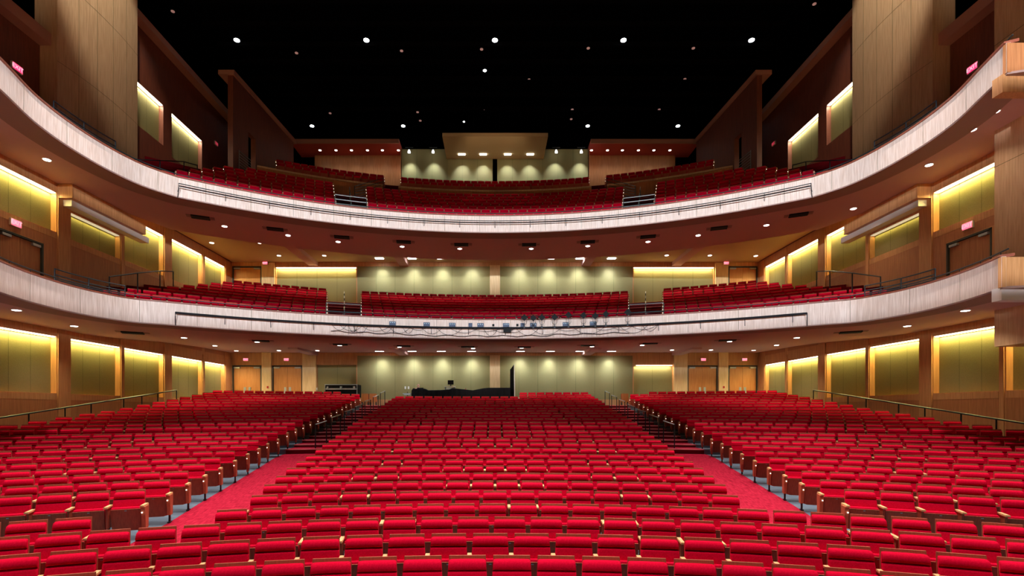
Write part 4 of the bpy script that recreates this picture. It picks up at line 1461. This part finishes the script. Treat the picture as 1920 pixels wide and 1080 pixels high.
# ---------------------------------------------------------------- rear of the stalls: desk, cases, person
zb = FL[27]
t = thing('mixing_desk', 'long sound desk draped in black cloth behind the rear centre seats', 'desk', (-2.2, 32.2, FL[28]))
m_ = MB()
X0, X1 = (772 - CX) * 31.9 / F, (957 - CX) * 31.9 / F
N = 120
tops = [(0, .15), (.015, .0), (.03, .045), (.13, .03), (.16, .14), (.38, .1), (.41, .0), (.62, .14), (.72, .02), (.78, -.02), (1, -.02)]
def topz(t_):
    for (a, ha), (b, hb) in zip(tops, tops[1:]):
        if t_ <= b: return ha + (hb - ha) * (t_ - a) / (b - a)
    return 0
vs = []
for i in range(N + 1):
    t_ = i / N
    x = X0 + (X1 - X0) * t_
    zz = 4.13 - topz(t_) * 1.0
    dy = .035 * sin(i * .9) + .02 * sin(i * 2.3)
    vs += [(x, 31.75 + dy, FL[27] + .01), (x, 31.8 + dy * .6, zz - .02), (x, 31.86, zz), (x, 32.6, zz + .005)]
fs = []
for i in range(N):
    for k in range(3): fs.append((i * 4 + k, i * 4 + 4 + k, i * 4 + 5 + k, i * 4 + 1 + k))
m_.add(vs, fs); m_.build('black_cloth', 'drape', t, True)
m_ = MB(); m_.box(X0 + .08, X1 - .08, 31.95, 32.6, FL[28], 3.9); m_.build('table', 'blackobj', t)
def px3(px, py, Y): return ((px - CX) * Y / F, Y, EZ + (CY - py) * Y / F)
# monitor on console
p = px3(845, 724, 32.3)
t = thing('monitor', 'black flat monitor on the pale console behind the draped desk', 'monitor', p)
m_ = MB(); a = px3(839.5, 713, 32.3); b = px3(850.5, 721, 32.3); m_.box(a[0], b[0], 32.28, 32.33, b[2], a[2]); m_.build('screen', 'blackobj', t)
m_ = MB(); m_.box(p[0] - .03, p[0] + .03, 32.3, 32.34, p[2] - .02, b[2] + .02); m_.box(p[0] - .14, p[0] + .14, 32.2, 32.42, p[2] - .02, p[2]); m_.build('stand', 'iron', t)
t = thing('console', 'pale equipment console carrying the monitor behind the draped desk', 'console', (p[0], 32.3, 4.1))
a = px3(833, 724, 32.2); b = px3(854, 730, 32.2)
m_ = MB(); m_.box(a[0], b[0], 32.05, 32.5, a[2] - .06, a[2] - .02); m_.build('top', 'white', t)
for k in (0, 1):
    m_ = MB(); xx = a[0] + .05 if k == 0 else b[0] - .1; m_.box(xx, xx + .06, 32.1, 32.45, 3.85, a[2] - .06); m_.build('leg', 'rail', t)
m_ = MB(); m_.box(a[0] + .12, b[0] - .12, 32.12, 32.4, a[2] - .2, a[2] - .12); m_.build('shelf', 'steel', t)
t = thing('equipment_box', 'black equipment box on the left end of the draped desk before the person', 'equipment box', px3(788, 731, 31.95))
a = px3(782, 727, 31.95); b = px3(794, 733, 31.95)
m_ = MB(); m_.box(a[0], b[0], 31.9, 31.98, b[2], a[2]); m_.build('lid', 'blackobj', t)
m_ = MB(); m_.box(a[0], b[0], 31.98, 32.2, b[2] - .02, b[2] + .02); m_.build('base', 'iron', t)
p = px3(873, 732, 32.1)
t = thing('bottle', 'small red bottle standing on the draped desk right of the monitor', 'bottle', p)
m_ = MB(); m_.cyl(p[0], p[1], p[2] - .06, p[2] + .1, .035, 10); m_.build('body', 'redbox', t)
m_ = MB(); m_.cyl(p[0], p[1], p[2] + .1, p[2] + .15, .012, 8); m_.build('neck', 'blackobj', t)
# side table
p = px3(764, 738, 32.1)
t = thing('side_table', 'small grey-topped table left of the draped desk', 'table', (p[0], p[1], FL[27]))
m_ = MB(); m_.box(p[0] - .27, p[0] + .25, 31.9, 32.3, p[2] - .03, p[2] + .02); m_.box(p[0] - .2, p[0] + .2, 31.95, 32.25, p[2] - .1, p[2] - .03, None); m_.build('top', 'screw', t)
m_ = MB(); m_.cyl(p[0], p[1], FL[28], p[2] - .05, .03, 8); m_.build('leg', 'iron', t)
m_ = MB(); m_.cyl(p[0], p[1], p[2] + .02, p[2] + .12, .02, 8); m_.build('knob', 'iron', t)
for px in (760, 766):
    a = px3(px, 727, BZ)
    m_ = MB(); m_.box(a[0] - .05, a[0] + .05, BZ - .01, BZ + .02, a[2] - .09, a[2] + .09)
    o = m_.build('switch_plate', 'white'); tag(o, '%s of two white switch plates on the wall above the side table' % ('left' if px == 760 else 'right'), 'switch', 'white switch plates')
# partition drape
t = thing('drape_partition', 'tall narrow black drape with pale metal edge at the desk\'s right end', 'partition', px3(963, 747, 32))
a = px3(965, 684, 31.9)
zt_ = a[2]
m_ = MB()
x0 = px3(957, 684, 31.9)[0]; x1 = px3(963.5, 684, 31.9)[0]
m_.add([(x0, 32.6, FL[28]), (x1, 31.9, FL[27]), (x1, 31.9, zt_), (x0, 32.6, zt_ - .25), (x0 + .04, 32.6, FL[28]), (x1 + .04, 31.93, FL[27]), (x1 + .04, 31.93, zt_), (x0 + .04, 32.6, zt_ - .25)],
       [(0, 1, 2, 3), (7, 6, 5, 4), (3, 2, 6, 7), (0, 3, 7, 4), (1, 5, 6, 2)])
m_.build('black_cloth', 'drape', t)
m_ = MB(); m_.tube([(x1 + .06, 31.88, FL[27]), (x1 + .02, 31.88, zt_ + .03)], .03, 8); m_.build('metal_edge', 'white', t)
# small dark item on wall by top rows
a = px3(981, 731, BZ - .4)
# road case
xa, xb = (609 - CX) * 32.6 / F, (670 - CX) * 32.6 / F
zt_ = EZ + (CY - 721) * 32.6 / F
t = thing('road_case', 'large black road case with pale metal edges in the rear left niche', 'road case', ((xa + xb) / 2, 32.9, FL[28]))
m_ = MB(); m_.box(xa, xb, 32.6, 33.5, FL[28] + .05, zt_); m_.build('body', 'blackobj', t)
for (z0, z1) in ((zt_ - .03, zt_ + .02), (zt_ - .33, zt_ - .24), (FL[28] + .05, FL[28] + .1)):
    m_ = MB(); m_.box(xa - .01, xb + .01, 32.58, 32.6, z0, z1); m_.build('edge_strip', 'steel', t)
for x in (xa, xb - .04):
    m_ = MB(); m_.box(x, x + .04, 32.58, 32.6, FL[28] + .05, zt_); m_.build('corner_edge', 'steel', t)
for x in (xa + .2, (xa + xb) / 2, xb - .2):
    m_ = MB(); m_.cyl(x, 32.585, zt_ - .26, zt_ - .12, .07, 10); m_.build('latch', 'steel', t)
a = px3(598, 737, 33)
t = thing('equipment_bag', 'low black equipment bag left of the road case', 'bag', (a[0], 33, FL[28]))
m_ = MB(); m_.box(a[0] - .28, a[0] + .28, 32.8, 33.3, FL[28], a[2] - .02); m_.box(a[0] - .2, a[0] + .2, 32.9, 33.2, a[2] - .02, a[2] + .06); m_.build('body', 'blackobj', t)
# raised seat backs/wood panels at the stair heads
for s, side in ((-1, 'left'), (1, 'right')):
    for j, px in enumerate((684, 699)):
        off = (CX - px)
        if s > 0 and j == 1: continue
        Y = 32.0
        x = -off * Y / F if s < 0 else (off - 0) * Y / F
        zt_ = EZ + (CY - 738) * Y / F
        t = thing('theatre_seat', 'tipped seat showing orange-brown wood at the head of the %s stalls stairs, %s' % (side, 'outer' if j == 0 else 'inner'), 'seat', (x, Y, FL[28]), 'wooden backed seats')
        m_ = MB(); m_.box(x - .22, x + .22, Y, Y + .03, zt_ - .55, zt_); m_.build('wood_panel', 'door', t)
        m_ = MB(); m_.box(x - .22, x + .22, Y + .03, Y + .12, zt_ - .52, zt_ - .03); m_.build('cushion', 'red', t)
        for q in (-.2, .17):
            m_ = MB(); m_.box(x + q, x + q + .03, Y, Y + .3, FL[28] - .15, zt_ - .5); m_.build('leg', 'iron', t)
for px, Y in ((502, BZ - .13), (1357, BZ - .13)):
    a = px3(px, 726, Y)
    m_ = MB(); m_.box(a[0] - .05, a[0] + .05, Y - .04, Y, a[2] - .07, a[2] + .07)
    o = m_.build('fire_alarm', 'redbox'); tag(o, 'small red fire alarm box between the two %s rear doors' % ('left' if px < CX else 'right'), 'fire alarm', 'red alarm boxes')
a = px3(592, 729, BZ - .13)
m_ = MB(); m_.box(a[0] - .06, a[0] + .06, BZ - .03, BZ, a[2] - .08, a[2] + .08)
tag(m_.build('thermostat', 'white'), 'small white control plate on the pier left of the road case', 'switch')

# person behind the desk
def person(x, y, zf, sc):
    V = []; E = []; Rr = []
    def v(p, r, par=None):
        V.append((p[0] * sc, p[1] * sc, p[2] * sc)); Rr.append(r * sc)
        if par is not None: E.append((par, len(V) - 1))
        return len(V) - 1
    pel = v((0, 0, .95), .14)
    sp = v((0, -.03, 1.15), .13, pel)
    ch = v((0, -.08, 1.36), .155, sp)
    nk = v((0, -.11, 1.5), .06, ch)
    h1_ = v((0, -.14, 1.58), .075, nk)
    h2_ = v((0, -.14, 1.68), .095, h1_)
    v((0, -.13, 1.76), .06, h2_)
    for s in (-1, 1):
        hp = v((s * .1, 0, .88), .095, pel)
        kn = v((s * .11, -.02, .5), .065, hp)
        an = v((s * .11, .02, .09), .042, kn)
        v((s * .12, -.14, .04), .035, an)
        sh = v((s * .19, -.08, 1.4), .07, ch)
        el = v((s * .25, -.16, 1.14), .045, sh)
        wr = v((s * .18, -.38, 1.12), .03, el)
        pm = v((s * .17, -.45, 1.12), .036, wr)
        for k, (dx, ln) in enumerate(((-.03, .07), (-.01, .085), (.01, .08), (.03, .065))):
            f1 = v((s * .17 + dx, -.49, 1.115), .011, pm)
            v((s * .17 + dx * 1.2, -.49 - ln * .7, 1.095), .009, f1)
        th = v((s * (.17 - .045), -.44, 1.11), .012, pm)
        v((s * (.17 - .06), -.47, 1.10), .01, th)
    me = bpy.data.meshes.new('person')
    me.from_pydata(V, E, [])
    o = bpy.data.objects.new('body', me)
    C.objects.link(o)
    md = o.modifiers.new('Skin', 'SKIN')
    if not me.skin_vertices:
        pass
    sv = me.skin_vertices[0].data if me.skin_vertices else None
    if sv is None:
        bpy.context.view_layer.objects.active = o
        o.select_set(True)
        bpy.ops.object.mode_set(mode='EDIT'); bpy.ops.mesh.customdata_skin_add(); bpy.ops.object.mode_set(mode='OBJECT')
        sv = me.skin_vertices[0].data
    for i, r in enumerate(Rr): sv[i].radius = (r, r)
    sv[0].use_root = True
    ss = o.modifiers.new('Sub', 'SUBSURF'); ss.levels = 2; ss.render_levels = 2
    t = thing('person', 'bald person in a dusky pink top bending over the desk behind the draped cloth', 'person', (x, y, zf))
    o.parent = t; o.location = (0, 0, 0)
    me.materials.append(M['skin'])
    # clothing: top
    def cloth(nm, pts, m):
        b_ = MB()
        n = 14
        vs = []
        for (cx_, cy_, cz, rx, ry) in pts:
            for k in range(n):
                a = 2 * pi * k / n
                vs.append(((cx_ + rx * cos(a)) * sc, (cy_ + ry * sin(a)) * sc, cz * sc))
        fs = [(i * n + k, i * n + (k + 1) % n, (i + 1) * n + (k + 1) % n, (i + 1) * n + k) for i in range(len(pts) - 1) for k in range(n)]
        b_.add(vs, fs)
        c = b_.build(nm, m, t, True); c.location = (0, 0, 0)
    cloth('shirt', [(0, 0, .88, .19, .16), (0, -.02, 1.05, .17, .15), (0, -.06, 1.25, .21, .165), (0, -.08, 1.4, .23, .16), (0, -.1, 1.47, .12, .1), (0, -.11, 1.5, .075, .075)], 'shirt')
    for s in (-1, 1):
        cloth('trouser_leg', [(s * .1, 0, .93, .12, .125), (s * .11, -.02, .5, .085, .09), (s * .11, .01, .1, .07, .08)], 'trouser')
        b_ = MB()
        b_.tube([(s * .2 * sc, -.08 * sc, 1.41 * sc), (s * .25 * sc, -.16 * sc, 1.14 * sc), (s * .22 * sc, -.27 * sc, 1.13 * sc)], .062 * sc, 10)
        c = b_.build('sleeve', 'shirt', t, True); c.location = (0, 0, 0)
        b_ = MB(); b_.box((s * .095 - .012) * sc, (s * .095 + .012) * sc, -.15 * sc, -.12 * sc, 1.62 * sc, 1.68 * sc); c = b_.build('ear', 'skin', t); c.location = (0, 0, 0)
        b_ = MB(); b_.box((s * .035 - .012) * sc, (s * .035 + .012) * sc, -.238 * sc, -.225 * sc, 1.655 * sc, 1.668 * sc); c = b_.build('eye', 'blackobj', t); c.location = (0, 0, 0)
    b_ = MB(); b_.box(-.013 * sc, .013 * sc, -.26 * sc, -.22 * sc, 1.61 * sc, 1.65 * sc); c = b_.build('nose', 'skin', t); c.location = (0, 0, 0)
    b_ = MB(); b_.box(-.03 * sc, .03 * sc, -.232 * sc, -.215 * sc, 1.585 * sc, 1.592 * sc); c = b_.build('mouth', 'redbox', t); c.location = (0, 0, 0)
person((785 - CX) * 32.95 / F, 32.95, FL[28] - .16, .90)

# unseen plates added to cut the slit spots to the balcony fronts
for i, (x, y, h, o_, p_) in enumerate(SLITS):
    t = thing('stage_lamp', 'black stage lamp with barn doors behind the camera, %s %s one' % ('upper' if h > 6 else 'lower', 'left' if x < 0 else 'right'), 'stage light', (x, y, h + EZ), 'shuttered stage lamps')
    for sg in (-1, 1):
        m_ = MB()
        z0, z1 = sorted((h + EZ + sg * o_ * .5, h + EZ + sg * .9))
        m_.box(x - 1.3, x + 1.3, y + .5, y + .51, z0, z1)
        m_.build('barn_door', 'blackobj', t)
    m_ = MB(); m_.box(x - .2, x + .2, y - .5, y - .1, h + EZ - .2, h + EZ + .2); m_.build('housing', 'blackobj', t)
